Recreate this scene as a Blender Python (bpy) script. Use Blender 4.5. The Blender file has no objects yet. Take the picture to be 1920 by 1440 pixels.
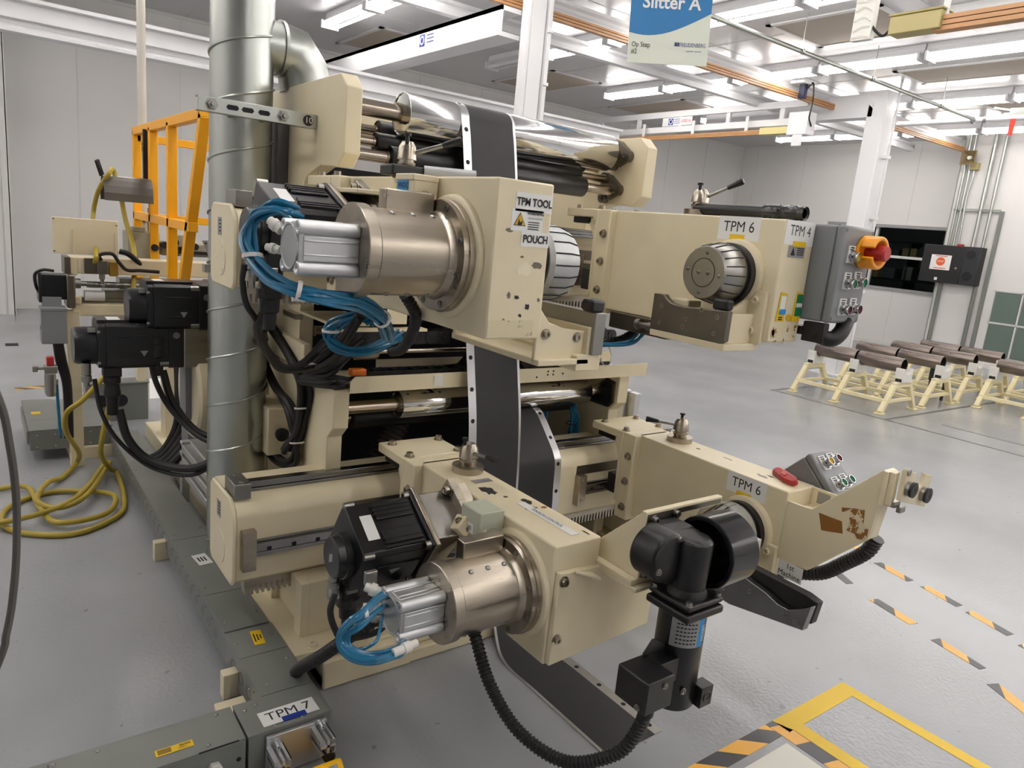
import bpy, bmesh, math, random
from mathutils import Vector, Matrix
random.seed(7)
S = bpy.context.scene
COL = S.collection
PI = math.pi
V = Vector

# ---------------------------------------------------------------- camera, exposure, world
FPX, YAW, PITCH, ROLL, EYE = 1360.054, 0.65182617, 0.21018683, -0.09585906, 1.6
def camera():
    cy, sy = math.cos(YAW), math.sin(YAW); cp, sp = math.cos(PITCH), math.sin(PITCH)
    cr, sr = math.cos(ROLL), math.sin(ROLL)
    fwd = V((sy*cp, cy*cp, -sp)); right = V((cy, -sy, 0)); down = fwd.cross(right)
    r = right*cr + down*sr; d = right*(-sr) + down*cr
    cam = bpy.data.cameras.new('camera'); o = bpy.data.objects.new('camera', cam); COL.objects.link(o)
    cam.sensor_width = 36.0; cam.lens = FPX/1920*36.0; cam.clip_start = .05; cam.clip_end = 100
    m = Matrix.Identity(4)
    for i in range(3):
        m[i][0] = r[i]; m[i][1] = -d[i]; m[i][2] = -fwd[i]
    m.translation = V((0, 0, EYE)); o.matrix_world = m
    S.camera = o
camera()
S.view_settings.view_transform = 'Standard'; S.view_settings.look = 'None'
S.view_settings.gamma = 1; S.view_settings.use_curve_mapping = False
S.view_settings.exposure = -0.12
W = bpy.data.worlds.new('world'); S.world = W; W.use_nodes = True
W.node_tree.nodes['Background'].inputs[0].default_value = (.8, .85, .9, 1)
W.node_tree.nodes['Background'].inputs[1].default_value = 0.05
TUBE_STRENGTH = 25.0

# ---------------------------------------------------------------- materials
def lin(c):
    c = c/255
    return c/12.92 if c <= .04045 else ((c+.055)/1.055)**2.4
def rgb(r, g, b): return (lin(r), lin(g), lin(b), 1)
def mat(name, col, rough=.5, metal=0., var=0., vscale=4., bump=0., bscale=60., rvar=0., stretch=None, coat=0., spec=None):
    m = bpy.data.materials.new(name); m.use_nodes = True
    nt = m.node_tree; b = nt.nodes['Principled BSDF']
    c = rgb(*col)
    b.inputs['Base Color'].default_value = c; b.inputs['Roughness'].default_value = rough; b.inputs['Metallic'].default_value = metal
    if coat: b.inputs['Coat Weight'].default_value = coat; b.inputs['Coat Roughness'].default_value = .1
    if spec is not None: b.inputs['Specular IOR Level'].default_value = spec
    if var or bump or rvar:
        tc = nt.nodes.new('ShaderNodeTexCoord'); mp = nt.nodes.new('ShaderNodeMapping')
        nt.links.new(tc.outputs['Object'], mp.inputs[0])
        if stretch: mp.inputs['Scale'].default_value = stretch
        if var or rvar:
            n = nt.nodes.new('ShaderNodeTexNoise'); n.inputs['Scale'].default_value = vscale; n.inputs['Detail'].default_value = 5
            nt.links.new(mp.outputs[0], n.inputs['Vector'])
            if var:
                r = nt.nodes.new('ShaderNodeValToRGB')
                r.color_ramp.elements[0].position = .3; r.color_ramp.elements[1].position = .7
                r.color_ramp.elements[0].color = tuple(x*(1-var) for x in c[:3])+(1,)
                r.color_ramp.elements[1].color = tuple(min(1, x*(1+var)) for x in c[:3])+(1,)
                nt.links.new(n.outputs[0], r.inputs[0]); nt.links.new(r.outputs[0], b.inputs['Base Color'])
            if rvar:
                mr = nt.nodes.new('ShaderNodeMapRange'); mr.inputs[3].default_value = max(.02, rough-rvar); mr.inputs[4].default_value = min(1, rough+rvar)
                nt.links.new(n.outputs[0], mr.inputs[0]); nt.links.new(mr.outputs[0], b.inputs['Roughness'])
        if bump:
            n2 = nt.nodes.new('ShaderNodeTexNoise'); n2.inputs['Scale'].default_value = bscale; n2.inputs['Detail'].default_value = 2
            nt.links.new(mp.outputs[0], n2.inputs['Vector'])
            bp = nt.nodes.new('ShaderNodeBump'); bp.inputs['Strength'].default_value = bump; bp.inputs['Distance'].default_value = .01
            nt.links.new(n2.outputs[0], bp.inputs['Height']); nt.links.new(bp.outputs[0], b.inputs['Normal'])
    return m
def emit(name, col, st):
    m = bpy.data.materials.new(name); m.use_nodes = True; nt = m.node_tree
    b = nt.nodes['Principled BSDF']; b.inputs['Base Color'].default_value = (1, 1, 1, 1)
    b.inputs['Emission Color'].default_value = rgb(*col); b.inputs['Emission Strength'].default_value = st
    return m
def worn(name, col, col2, amt=.55, scale=14., rough=.45, detail=8):
    """painted surface with scuffed patches that show a second colour"""
    m = mat(name, col, rough); nt = m.node_tree; b = nt.nodes['Principled BSDF']
    tc = nt.nodes.new('ShaderNodeTexCoord'); n = nt.nodes.new('ShaderNodeTexNoise')
    n.inputs['Scale'].default_value = scale; n.inputs['Detail'].default_value = detail; n.inputs['Roughness'].default_value = .65
    nt.links.new(tc.outputs['Object'], n.inputs['Vector'])
    r = nt.nodes.new('ShaderNodeValToRGB'); r.color_ramp.interpolation = 'LINEAR'
    e = r.color_ramp.elements
    e[0].position = amt; e[0].color = rgb(*col); e[1].position = min(1, amt+.02); e[1].color = rgb(*col2)
    nt.links.new(n.outputs[0], r.inputs[0]); nt.links.new(r.outputs[0], b.inputs['Base Color'])
    return m
def stripes(name, ca, cb, period, axis, skew=1.0, rough=.4, fac=.5):
    """diagonal two colour hazard stripes, along an object axis"""
    m = mat(name, ca, rough); nt = m.node_tree; b = nt.nodes['Principled BSDF']
    tc = nt.nodes.new('ShaderNodeTexCoord'); sp = nt.nodes.new('ShaderNodeSeparateXYZ'); nt.links.new(tc.outputs['Object'], sp.inputs[0])
    def op(o, a, bb):
        n = nt.nodes.new('ShaderNodeMath'); n.operation = o
        for i, x in enumerate((a, bb)):
            if isinstance(x, (int, float)): n.inputs[i].default_value = x
            else: nt.links.new(x, n.inputs[i])
        return n.outputs[0]
    a, c = axis
    s = op('ADD', sp.outputs[a], op('MULTIPLY', sp.outputs[c], skew))
    f = op('GREATER_THAN', op('FRACT', op('DIVIDE', s, period), 0.0), fac)
    mx = nt.nodes.new('ShaderNodeMix'); mx.data_type = 'RGBA'
    nt.links.new(f, mx.inputs[0]); mx.inputs[6].default_value = rgb(*ca); mx.inputs[7].default_value = rgb(*cb)
    nt.links.new(mx.outputs[2], b.inputs['Base Color'])
    return m
M = {}
M['cream'] = mat('cream_paint', (224, 212, 181), .38, 0, .04, 6, .03, 90)
M['cream_worn'] = worn('cream_paint_scuffed', (224, 212, 181), (158, 142, 108), .70, 11)
M['nickel'] = mat('nickel_plated_steel', (172, 163, 149), .3, 1, .12, 5, .02, 200, .08, (.3, 6, 6))
M['steel'] = mat('machined_steel', (152, 150, 146), .33, 1, .1, 8, .02, 150, .08)
M['dsteel'] = mat('dark_steel', (120, 114, 104), .4, 1, .12, 8)
M['rail'] = mat('linear_rail_steel', (140, 140, 140), .25, 1, .1, 12)
M['alu'] = mat('anodised_aluminium', (200, 202, 204), .42, .85, .03, 30, 0, 0, .05, (1, .2, .2))
M['aluflat'] = mat('cast_aluminium', (176, 178, 178), .5, .7, .05, 20)
M['chrome'] = mat('chrome_roller', (225, 225, 225), .09, 1, .02, 3)
M['shaft'] = mat('roller_shaft_steel', (176, 164, 150), .22, 1, .08, 6)
M['rubber'] = mat('black_rubber_roller', (24, 24, 26), .35, 0, .1, 4)
M['black'] = mat('black_paint', (18, 18, 20), .38, 0, .1, 6, .03, 120)
M['motor'] = mat('black_motor_housing', (20, 21, 24), .3, 0, .12, 8)
M['blackpl'] = mat('black_plastic', (22, 22, 24), .45)
M['cable'] = mat('black_cable_jacket', (16, 16, 17), .5)
M['web'] = mat('carbon_film_web', (46, 46, 48), .62, 0, .05, 3)
M['foil'] = mat('silver_foil_edge', (214, 214, 218), .3, .9, .05, 10)
M['hole'] = mat('dark_hole', (14, 16, 22), .7)
M['galv'] = mat('galvanised_steel', (176, 180, 176), .33, 1, .12, 3, .02, 40, .1)
M['greypaint'] = mat('grey_trunking_paint', (118, 121, 117), .42, 0, .04, 5)
M['greybox'] = mat('grey_box_paint', (128, 131, 134), .42, 0, .03, 5)
M['greygreen'] = mat('pale_grey_green_plastic', (186, 190, 172), .5)
M['yellow'] = mat('yellow_guard_paint', (240, 168, 12), .4, 0, .05, 4)
M['scanner'] = mat('yellow_plastic', (250, 190, 0), .4)
M['estopy'] = mat('amber_plastic_shroud', (246, 160, 12), .35)
M['red'] = mat('red_button_plastic', (176, 40, 42), .35)
M['blue'] = mat('blue_air_tube', (34, 108, 146), .2, 0, .15, 20)
M['hose'] = mat('yellow_rubber_hose', (166, 146, 52), .5, 0, .12, 10)
M['white'] = mat('white_paint', (228, 228, 230), .4, 0, .02, 3)
M['paper'] = mat('white_label_paper', (232, 232, 230), .5)
M['silverlabel'] = mat('silver_label', (150, 150, 150), .4, .3)
M['ink'] = mat('black_ink', (22, 22, 24), .6)
M['tapey'] = mat('yellow_tape_piece', (222, 184, 22), .45)
M['tapeblue'] = mat('blue_tape_piece', (22, 52, 140), .45)
M['labelblue'] = mat('blue_label', (40, 140, 205), .5)
M['brown'] = mat('brown_tape_residue', (140, 92, 34), .5, 0, .08, 20)
M['wall'] = mat('wall_panel', (222, 220, 218), .42, 0, .02, 1)
M['wallg'] = mat('wall_panel_grey', (220, 218, 216), .42, 0, .02, 1)
M['wtrim'] = mat('wall_trim', (214, 213, 210), .4)
M['ceil'] = mat('ceiling_panel', (188, 187, 189), .28, .0, .03, .6, .01, 3)
M['ceilline'] = mat('ceiling_joint', (196, 195, 195), .4)
M['filter'] = mat('filter_face', (168, 156, 142), .7, 0, .03, 40)
M['copper'] = mat('orange_conductor_bar', (186, 138, 92), .4, 0, .05, 5)
M['tube'] = emit('fluorescent_tube', (255, 250, 244), TUBE_STRENGTH)
M['tubeoff'] = mat('unlit_tube', (225, 225, 225), .35)
M['glass'] = mat('window_glass', (180, 195, 195), .05)
_g = M['glass'].node_tree.nodes['Principled BSDF']; _g.inputs['Transmission Weight'].default_value = 1.0; _g.inputs['IOR'].default_value = 1.02
M['clear'] = mat('clear_plastic', (235, 235, 225), .12)
_g = M['clear'].node_tree.nodes['Principled BSDF']; _g.inputs['Alpha'].default_value = .35
M['tubesteel'] = mat('steel_core_tube', (128, 118, 112), .3, 1, .25, 4, .05, 40, .12, (1, .3, 1))
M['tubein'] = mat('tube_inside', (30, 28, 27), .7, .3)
M['rackpaint'] = mat('pale_cream_rack_paint', (232, 220, 178), .42, 0, .03, 8)
M['nylon'] = mat('white_nylon', (222, 222, 216), .45)
M['signblue'] = mat('sign_blue', (36, 118, 178), .4)
M['signpale'] = mat('sign_pale', (218, 224, 212), .4)
M['ptfe'] = mat('white_fitting_plastic', (226, 224, 218), .4)
M['green'] = mat('green_button', (20, 120, 84), .35)
M['maroon'] = mat('maroon_button', (96, 24, 40), .35)
M['amber'] = mat('yellow_button', (214, 170, 24), .35)
M['steelbtn'] = mat('chrome_button_ring', (205, 205, 205), .2, 1)
M['hornm'] = mat('olive_horn_paint', (120, 104, 70), .5)
M['grille'] = mat('green_grey_grille', (96, 112, 104), .6)
M['redtag'] = mat('red_plastic_tag', (215, 60, 45), .5)
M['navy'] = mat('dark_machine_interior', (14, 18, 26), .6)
M['orange'] = mat('orange_plug', (226, 116, 24), .5)
M['scuff'] = mat('dark_adhesive_scuff', (40, 36, 38), .7)
M['olive'] = mat('beige_feed_box', (176, 164, 112), .5)
M['darkbox'] = mat('charcoal_box', (36, 37, 40), .5)

def floor_material():
    m = mat('grey_epoxy_floor', (158, 160, 164), .17); nt = m.node_tree; b = nt.nodes['Principled BSDF']
    tc = nt.nodes.new('ShaderNodeTexCoord')
    def noise(s, d=3):
        n = nt.nodes.new('ShaderNodeTexNoise'); n.inputs['Scale'].default_value = s; n.inputs['Detail'].default_value = d
        nt.links.new(tc.outputs['Object'], n.inputs['Vector']); return n.outputs[0]
    r = nt.nodes.new('ShaderNodeValToRGB'); e = r.color_ramp.elements
    e[0].position = .35; e[0].color = rgb(146, 148, 152); e[1].position = .65; e[1].color = rgb(160, 162, 165)
    nt.links.new(noise(.9), r.inputs[0])
    r2 = nt.nodes.new('ShaderNodeValToRGB'); e = r2.color_ramp.elements         # small scuff marks
    e[0].position = .76; e[0].color = (1, 1, 1, 1); e[1].position = .79; e[1].color = (.6, .6, .6, 1)
    nt.links.new(noise(22, 1), r2.inputs[0])
    mx = nt.nodes.new('ShaderNodeMix'); mx.data_type = 'RGBA'; mx.blend_type = 'MULTIPLY'; mx.inputs[0].default_value = .8
    nt.links.new(r.outputs[0], mx.inputs[6]); nt.links.new(r2.outputs[0], mx.inputs[7]); nt.links.new(mx.outputs[2], b.inputs['Base Color'])
    bp = nt.nodes.new('ShaderNodeBump'); bp.inputs['Strength'].default_value = .3; bp.inputs['Distance'].default_value = .004
    nt.links.new(noise(62, 2), bp.inputs['Height']); nt.links.new(bp.outputs[0], b.inputs['Normal'])
    return m
M['floor'] = floor_material()

# ---------------------------------------------------------------- mesh helpers
def basis(d):
    d = V(d).normalized(); a = V((0, 0, 1)) if abs(d.z) < .9 else V((0, 1, 0))
    u = a.cross(d).normalized(); return u, d.cross(u), d
def cr(pts, seg=8):
    """Catmull-Rom curve through points"""
    P = [V(p) for p in pts]; P = [P[0]*2-P[1]] + P + [P[-1]*2-P[-2]]; out = []
    for i in range(1, len(P)-2):
        for k in range(seg):
            t = k/seg; a, b, c, d = P[i-1], P[i], P[i+1], P[i+2]
            out.append(.5*((2*b)+(c-a)*t+(2*a-5*b+4*c-d)*t*t+(3*b-a-3*c+d)*t*t*t))
    out.append(P[-2]); return out
class MB:
    def __init__(s): s.v = []; s.f = []; s.m = []; s.mi = 0; s.X = None
    def add(s, vs, fs):
        n = len(s.v)
        s.v += [(s.X @ V(p)) if s.X is not None else V(p) for p in vs]
        s.f += [tuple(i+n for i in f) for f in fs]; s.m += [s.mi]*len(fs); return s
    def box(s, a, b):
        (x0, y0, z0), (x1, y1, z1) = a, b
        x0, x1 = sorted((x0, x1)); y0, y1 = sorted((y0, y1)); z0, z1 = sorted((z0, z1))
        return s.add([(x0,y0,z0),(x1,y0,z0),(x1,y1,z0),(x0,y1,z0),(x0,y0,z1),(x1,y0,z1),(x1,y1,z1),(x0,y1,z1)],
                     [(3,2,1,0),(4,5,6,7),(0,1,5,4),(1,2,6,5),(2,3,7,6),(3,0,4,7)])
    def bar(s, p, q, w, h):
        """rectangular bar from p to q; w sideways, h towards up"""
        p, q = V(p), V(q); u, v, d = basis(q-p); u, v = u*w/2, v*h/2
        return s.add([p-u-v,p+u-v,p+u+v,p-u+v,q-u-v,q+u-v,q+u+v,q-u+v],[(3,2,1,0),(4,5,6,7),(0,1,5,4),(1,2,6,5),(2,3,7,6),(3,0,4,7)])
    def prism(s, poly, vec):
        n = len(poly); vec = V(vec); P = [V(p) for p in poly]
        nn = sum(((P[i].cross(P[(i+1) % n])) for i in range(n)), V((0,0,0)))
        if nn.dot(vec) < 0: P = P[::-1]
        return s.add(P+[p+vec for p in P], [tuple(range(n))[::-1], tuple(range(n, 2*n))]+[(i,(i+1)%n,(i+1)%n+n,i+n) for i in range(n)])
    def ext(s, ax, poly, a, b):
        mk = [lambda p: (a,p[0],p[1]), lambda p: (p[0],a,p[1]), lambda p: (p[0],p[1],a)][ax]
        vec = [0,0,0]; vec[ax] = b-a
        return s.prism([mk(p) for p in poly], vec)
    def lathe(s, o, d, prof, n=32, a0=0.):
        """prof: (distance along d, radius)"""
        u, v, d = basis(d); o = V(o); vs = []; fs = []; rings = []
        for t, r in prof:
            if r <= 1e-6: rings.append([len(vs)]); vs.append(o+d*t)
            else:
                rings.append(list(range(len(vs), len(vs)+n)))
                vs += [o+d*t+(u*math.cos(a0+2*PI*k/n)+v*math.sin(a0+2*PI*k/n))*r for k in range(n)]
        for A, B in zip(rings, rings[1:]):
            for k in range(n):
                j = (k+1) % n
                if len(A) == 1 and len(B) == 1: break
                if len(A) == 1: fs.append((A[0], B[j], B[k]))
                elif len(B) == 1: fs.append((A[k], A[j], B[0]))
                else: fs.append((A[k], A[j], B[j], B[k]))
        return s.add(vs, fs)
    def cyl(s, p, q, r, n=24, r2=None):
        L = (V(q)-V(p)).length; r2 = r if r2 is None else r2
        return s.lathe(p, V(q)-V(p), [(0,0),(0,r),(L,r2),(L,0)], n)
    def bolt(s, p, d, r=.011, h=.009):
        """socket or hex bolt head with washer"""
        d = V(d).normalized(); p = V(p)
        s.lathe(p, d, [(0,0),(0,r*1.45),(h*.2,r*1.45),(h*.2,0)], 14)
        s.lathe(p, d, [(h*.2,0),(h*.2,r),(h,r),(h,r*.55),(h*.55,r*.5),(h*.55,0)], 12); return s
    def screw(s, p, d, r=.005, h=.003):
        return s.lathe(p, d, [(0,0),(0,r),(h*.6,r*.8),(h,r*.3),(h,0)], 8)
    def tube(s, path, r, n=10, prof=None, caps=True):
        P = [V(p) for p in path]; vs = []; fs = []; T = []
        for i in range(len(P)):
            T.append((P[min(i+1,len(P)-1)]-P[max(i-1,0)]).normalized())
        u, v, _ = basis(T[0])
        for i, p in enumerate(P):
            u = (u-T[i]*u.dot(T[i])).normalized(); v = T[i].cross(u)
            rr = prof(i) if prof else r
            vs += [p+(u*math.cos(2*PI*k/n)+v*math.sin(2*PI*k/n))*rr for k in range(n)]
        for i in range(len(P)-1):
            for k in range(n):
                j = (k+1) % n; fs.append((i*n+k, i*n+j, (i+1)*n+j, (i+1)*n+k))
        if caps: fs += [tuple(range(n))[::-1], tuple(range((len(P)-1)*n, len(P)*n))]
        return s.add(vs, fs)
    def corr(s, pts, r, pitch=.011, n=14, depth=.16):
        """corrugated conduit along a smooth path"""
        P = cr(pts, 24); L = [0]
        for a, b in zip(P, P[1:]): L.append(L[-1]+(b-a).length)
        N = max(4, int(L[-1]/pitch)*4); Q = []; j = 0
        for k in range(N+1):
            t = L[-1]*k/N
            while j < len(L)-2 and L[j+1] < t: j += 1
            f = (t-L[j])/max(1e-9, L[j+1]-L[j]); Q.append(P[j].lerp(P[j+1], f))
        return s.tube(Q, r, n, lambda i: r if i % 4 in (0, 1) else r*(1-depth))
    def islands(s):
        p = list(range(len(s.v)))
        def find(i):
            while p[i] != i: p[i] = p[p[i]]; i = p[i]
            return i
        for f in s.f:
            a = find(f[0])
            for i in f[1:]: p[find(i)] = a
        g = {}
        for i, f in enumerate(s.f): g.setdefault(find(f[0]), []).append(i)
        return list(g.values())
    def each(s, name, m, parent=None, bevel=0., join=1):
        """one object per separate piece (join pieces that were added together, in their order)"""
        isl = sorted(s.islands(), key=min); out = []
        for k in range(0, len(isl), join):
            b = MB(); fs = sorted(sum(isl[k:k+join], [])); ids = sorted({i for f in fs for i in s.f[f]}); mp = {i: n for n, i in enumerate(ids)}
            b.v = [s.v[i] for i in ids]; b.f = [tuple(mp[i] for i in s.f[f]) for f in fs]; b.m = [0]*len(fs)
            out.append(b.build(name, m, parent, bevel))
        return out
    def build(s, name, m, parent=None, bevel=0., angle=35, seg=2):
        me = bpy.data.meshes.new(name); off = ORG.get(root(parent), V((0,0,0))) if parent else V((0,0,0))
        me.from_pydata([tuple(p-off) for p in s.v], [], s.f); me.update()
        ms = m if isinstance(m, (list, tuple)) else [m]
        for x in ms: me.materials.append(x if not isinstance(x, str) else M[x])
        if len(ms) > 1: me.polygons.foreach_set('material_index', s.m)
        me.shade_smooth(); me.set_sharp_from_angle(angle=math.radians(angle))
        o = bpy.data.objects.new(name, me); COL.objects.link(o)
        if parent: o.parent = parent
        if bevel:
            b = o.modifiers.new('bevel', 'BEVEL'); b.width = bevel; b.segments = seg; b.limit_method = 'ANGLE'; b.angle_limit = math.radians(40); b.harden_normals = False
        return o
ORG = {}
def root(o):
    while o.parent: o = o.parent
    return o
def thing(name, label, cat, loc=(0,0,0), group=None):
    o = bpy.data.objects.new(name, None); COL.objects.link(o); o.location = loc; ORG[o] = V(loc); o.empty_display_size = .1
    o['label'] = label; o['category'] = cat
    if group: o['group'] = group
    return o
def tag(o, label, cat, group=None, kind=None):
    o['label'] = label; o['category'] = cat
    if group: o['group'] = group
    if kind: o['kind'] = kind
    return o
def struct(o): o['kind'] = 'structure'; return o
def dup(r, loc, label, group=None):
    def cp(o, p):
        c = o.copy(); COL.objects.link(c); c.parent = p
        for ch in list(o.children): cp(ch, c)
        return c
    c = cp(r, None); c.location = loc; c['label'] = label
    if group: c['group'] = group
    return c
def text(s, o, xd, yd, size, m, parent, name='lettering', align='CENTER', off=.0012, sx=1., bold=0., sub=None):
    """flat lettering whose centre is at o, reading along xd with up yd"""
    cu = bpy.data.curves.new(name, 'FONT'); cu.body = s; cu.size = size; cu.align_x = align; cu.align_y = 'CENTER'; cu.offset = bold; cu.resolution_u = 3
    cu.materials.append(M[m]); ob = bpy.data.objects.new(name, cu); COL.objects.link(ob)
    xd = V(xd).normalized(); yd = V(yd).normalized(); n = xd.cross(yd); p = V(o)+n*off
    mt = Matrix.Identity(4)
    for i in range(3): mt[i][0] = xd[i]*sx; mt[i][1] = yd[i]; mt[i][2] = n[i]
    mt.translation = p-(ORG.get(root(parent), V((0,0,0))) if parent else V((0,0,0)))
    me = bpy.data.meshes.new_from_object(ob); bpy.data.objects.remove(ob)
    ob = bpy.data.objects.new(name, me); COL.objects.link(ob)
    if parent: ob.parent = parent
    ob.matrix_basis = mt
    return ob
def sticker(o, xd, yd, w, h, m, parent, name='label_sticker', t=.0008):
    xd = V(xd).normalized(); yd = V(yd).normalized(); n = xd.cross(yd); o = V(o)
    P = [o-xd*w/2-yd*h/2, o+xd*w/2-yd*h/2, o+xd*w/2+yd*h/2, o-xd*w/2+yd*h/2]
    return MB().prism(P, n*t).build(name, m, parent)
def blob(o, xd, yd, w, h, m, parent, name, n=14, seed=1, t=.0006, jag=.5):
    """thin irregular patch lying on a surface"""
    rn = random.Random(seed); xd = V(xd).normalized(); yd = V(yd).normalized(); nn = xd.cross(yd)
    P = []
    for k in range(n):
        r = 1-jag*rn.random(); a = 2*PI*k/n
        P.append(V(o)+xd*math.cos(a)*r*w/2+yd*math.sin(a)*r*h/2)
    return MB().prism(P, nn*t).build(name, m, parent)

# ---------------------------------------------------------------- the room
RX, BY, CZ, LX, FY = 14.75, 11.25, 3.95, -5.0, -6.0
b = MB(); b.box((LX, FY, -.1), (RX+6, BY, 0)); struct(b.build('floor', 'floor'))
b = MB(); b.box((LX, FY, CZ), (RX+6, BY, CZ+.1)); struct(b.build('ceiling', 'ceil'))
b = MB(); b.box((LX, BY, 0), (RX+6, BY+.1, CZ)); struct(b.build('wall_back', 'wallg'))
b = MB(); b.box((LX-.1, FY, 0), (LX, BY, CZ)); struct(b.build('wall_left', 'wall'))
b = MB(); b.box((LX, FY-.1, 0), (RX, FY, CZ)); struct(b.build('wall_front', 'wall'))
b = MB(); b.box((-4.9, 10.72, 0), (.42, BY, CZ)); struct(b.build('wall_back_return', 'wall'))
b = MB()                                                            # right wall around the window opening
WY0, WY1, WZ0, WZ1 = 6.2, 8.75, 1.16, 2.32
b.box((RX, FY, 0), (RX+.12, WY0, CZ)).box((RX, WY1, 0), (RX+.12, BY, CZ)).box((RX, WY0, 0), (RX+.12, WY1, WZ0)).box((RX, WY0, WZ1), (RX+.12, WY1, CZ))
struct(b.build('wall_right', 'wall'))
b = MB(); b.box((14.17, -6, 0), (RX, 6.15, CZ)); struct(b.build('wall_right_service', 'wall'))
b = MB().box((14.155, 6.08, 0), (14.17, 6.16, CZ)).box((14.155, 6.15, 0), (RX, 6.165, CZ)).box((14.15, -6, CZ-.05), (14.17, 6.16, CZ)); struct(b.build('trim_1', 'wtrim'))
b = MB().box((.36, 10.70, 0), (.43, 10.72, CZ)).box((.42, 10.7, 0), (.44, BY, CZ)); struct(b.build('trim_2', 'wtrim'))
b = MB()
for k in range(13): b.box((1.22+1.22*k-.007, BY-.006, 0), (1.22+1.22*k+.007, BY, CZ))
struct(b.build('trim_3', 'wtrim'))
b = MB()
for y in (7.18, 8.4, 9.62, 10.84): b.box((RX-.006, y-.008, WZ1 if y < WY1 else 0), (RX, y+.008, CZ))
for y in (7.18, 8.4): b.box((RX-.006, y-.008, 0), (RX, y+.008, WZ0-.08))
for y in (3.9, 2.68, 1.46): b.box((14.164, y-.008, 0), (14.17, y+.008, CZ))
struct(b.build('trim_4', 'wtrim'))
b = MB().box((LX, BY-.03, CZ-.04), (RX, BY, CZ)).box((RX-.03, 6.16, CZ-.04), (RX, BY, CZ)).box((RX-.025, BY-.025, 0), (RX, BY, CZ)); struct(b.build('trim_5', 'wtrim'))
b = MB().box((.44, BY-.02, 0), (RX, BY, .09)); struct(b.build('baseboard_back', 'wtrim'))
b = MB().box((RX-.02, 6.16, 0), (RX, BY, .09)).box((14.15, -6, 0), (14.17, 6.16, .09)); struct(b.build('baseboard_right', 'wtrim'))
b = MB()
for x in (2.5, 4.9, 7.3, 9.6, 12.0):
    b.box((x-.012, FY, CZ-.004), (x+.012, BY, CZ))
for y in (-3.6, -1.2, 1.2, 3.7, 6.2, 8.7): b.box((LX, y-.008, CZ-.003), (RX, y+.008, CZ))
struct(b.build('trim_6', 'ceilline'))

# window to the office behind the right wall
wf = MB()
for a, c in (((WY0-.06, WZ0-.06), (WY1+.06, WZ0)), ((WY0-.06, WZ1), (WY1+.06, WZ1+.06)), ((WY0-.06, WZ0), (WY0, WZ1)), ((WY1, WZ0), (WY1+.06, WZ1))):
    wf.box((RX-.03, a[0], a[1]), (RX+.13, c[0], c[1]))
wroot = wf.build('window_1', mat('window_frame_grey', (150, 150, 152), .45)); struct(wroot)
b = MB().box((RX+.02, WY0, 1.74), (RX+.1, WY1, 1.79)).box((RX+.02, 7.72, WZ0), (RX+.1, 7.77, WZ1)); b.build('mullion', 'wtrim', wroot)
b = MB().box((RX+.055, WY0, WZ0), (RX+.061, WY1, WZ1)); b.build('pane', 'glass', wroot)
b = MB()                                                            # the dim office shell
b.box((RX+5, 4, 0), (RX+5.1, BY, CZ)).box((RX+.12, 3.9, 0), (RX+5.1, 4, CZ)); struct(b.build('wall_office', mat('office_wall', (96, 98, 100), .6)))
# ---------------------------------------------------------------- ceiling lights
def light_fixture(loc, label, lit=True, group='fluorescent ceiling lights'):
    """twin tube strip fixture, its length along y"""
    t = thing('ceiling_light', label, 'ceiling light', loc, group)
    x, y, z = loc; L = .615
    MB().ext(1, [(x-.085, z+.045), (x+.085, z+.045), (x+.045, z+.09), (x+.04, z+.15), (x-.04, z+.15), (x-.045, z+.09)], y-L, y+L).build('housing', 'white', t)
    b = MB()
    for s in (-1, 1): b.box((x-.11, y+s*(L-.03)-.012, z-.03), (x+.11, y+s*(L-.03)+.012, z+.06))
    b.each('lamp_holder', 'white', t)
    for s in (-1, 1):
        MB().lathe((x+s*.07, y-L+.045, z), (0, 1, 0), [(0,0),(0,.019),(2*L-.09,.019),(2*L-.09,0)], 8).build('fluorescent_tube', 'tube' if lit else 'tubeoff', t)
    return t
ROWS = [3.7, 6.12, 8.42, 10.8, 13.1, 1.35, -1.0, -3.3]  # last three rows are out of view, added to brighten the left side
RNAME = ['beside the blue logo beam', 'ending near the white post', 'between sign and column', 'behind the column top', 'nearest the office window', 'unseen over the chrome roller', 'unseen over the yellow hose', 'unseen beyond the yellow hose']
ORD = 'first second third fourth fifth sixth seventh eighth ninth tenth eleventh twelfth'.split()
first = None
for ri, x in enumerate(ROWS):
    for k in range(12):
        y = 8.62-1.25*k
        if ri >= 6 and k > 5: continue
        loc = (x, y, 3.8)
        lab = 'lit strip light, %s from the back wall, row %s' % (ORD[k], RNAME[ri])
        if ri == 1 and k == 0:
            u = light_fixture(loc, 'twin-tube strip light with dark unlit tubes near the white post', False); continue
        if first is None: first = light_fixture(loc, lab)
        else: dup(first, loc, lab)
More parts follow.
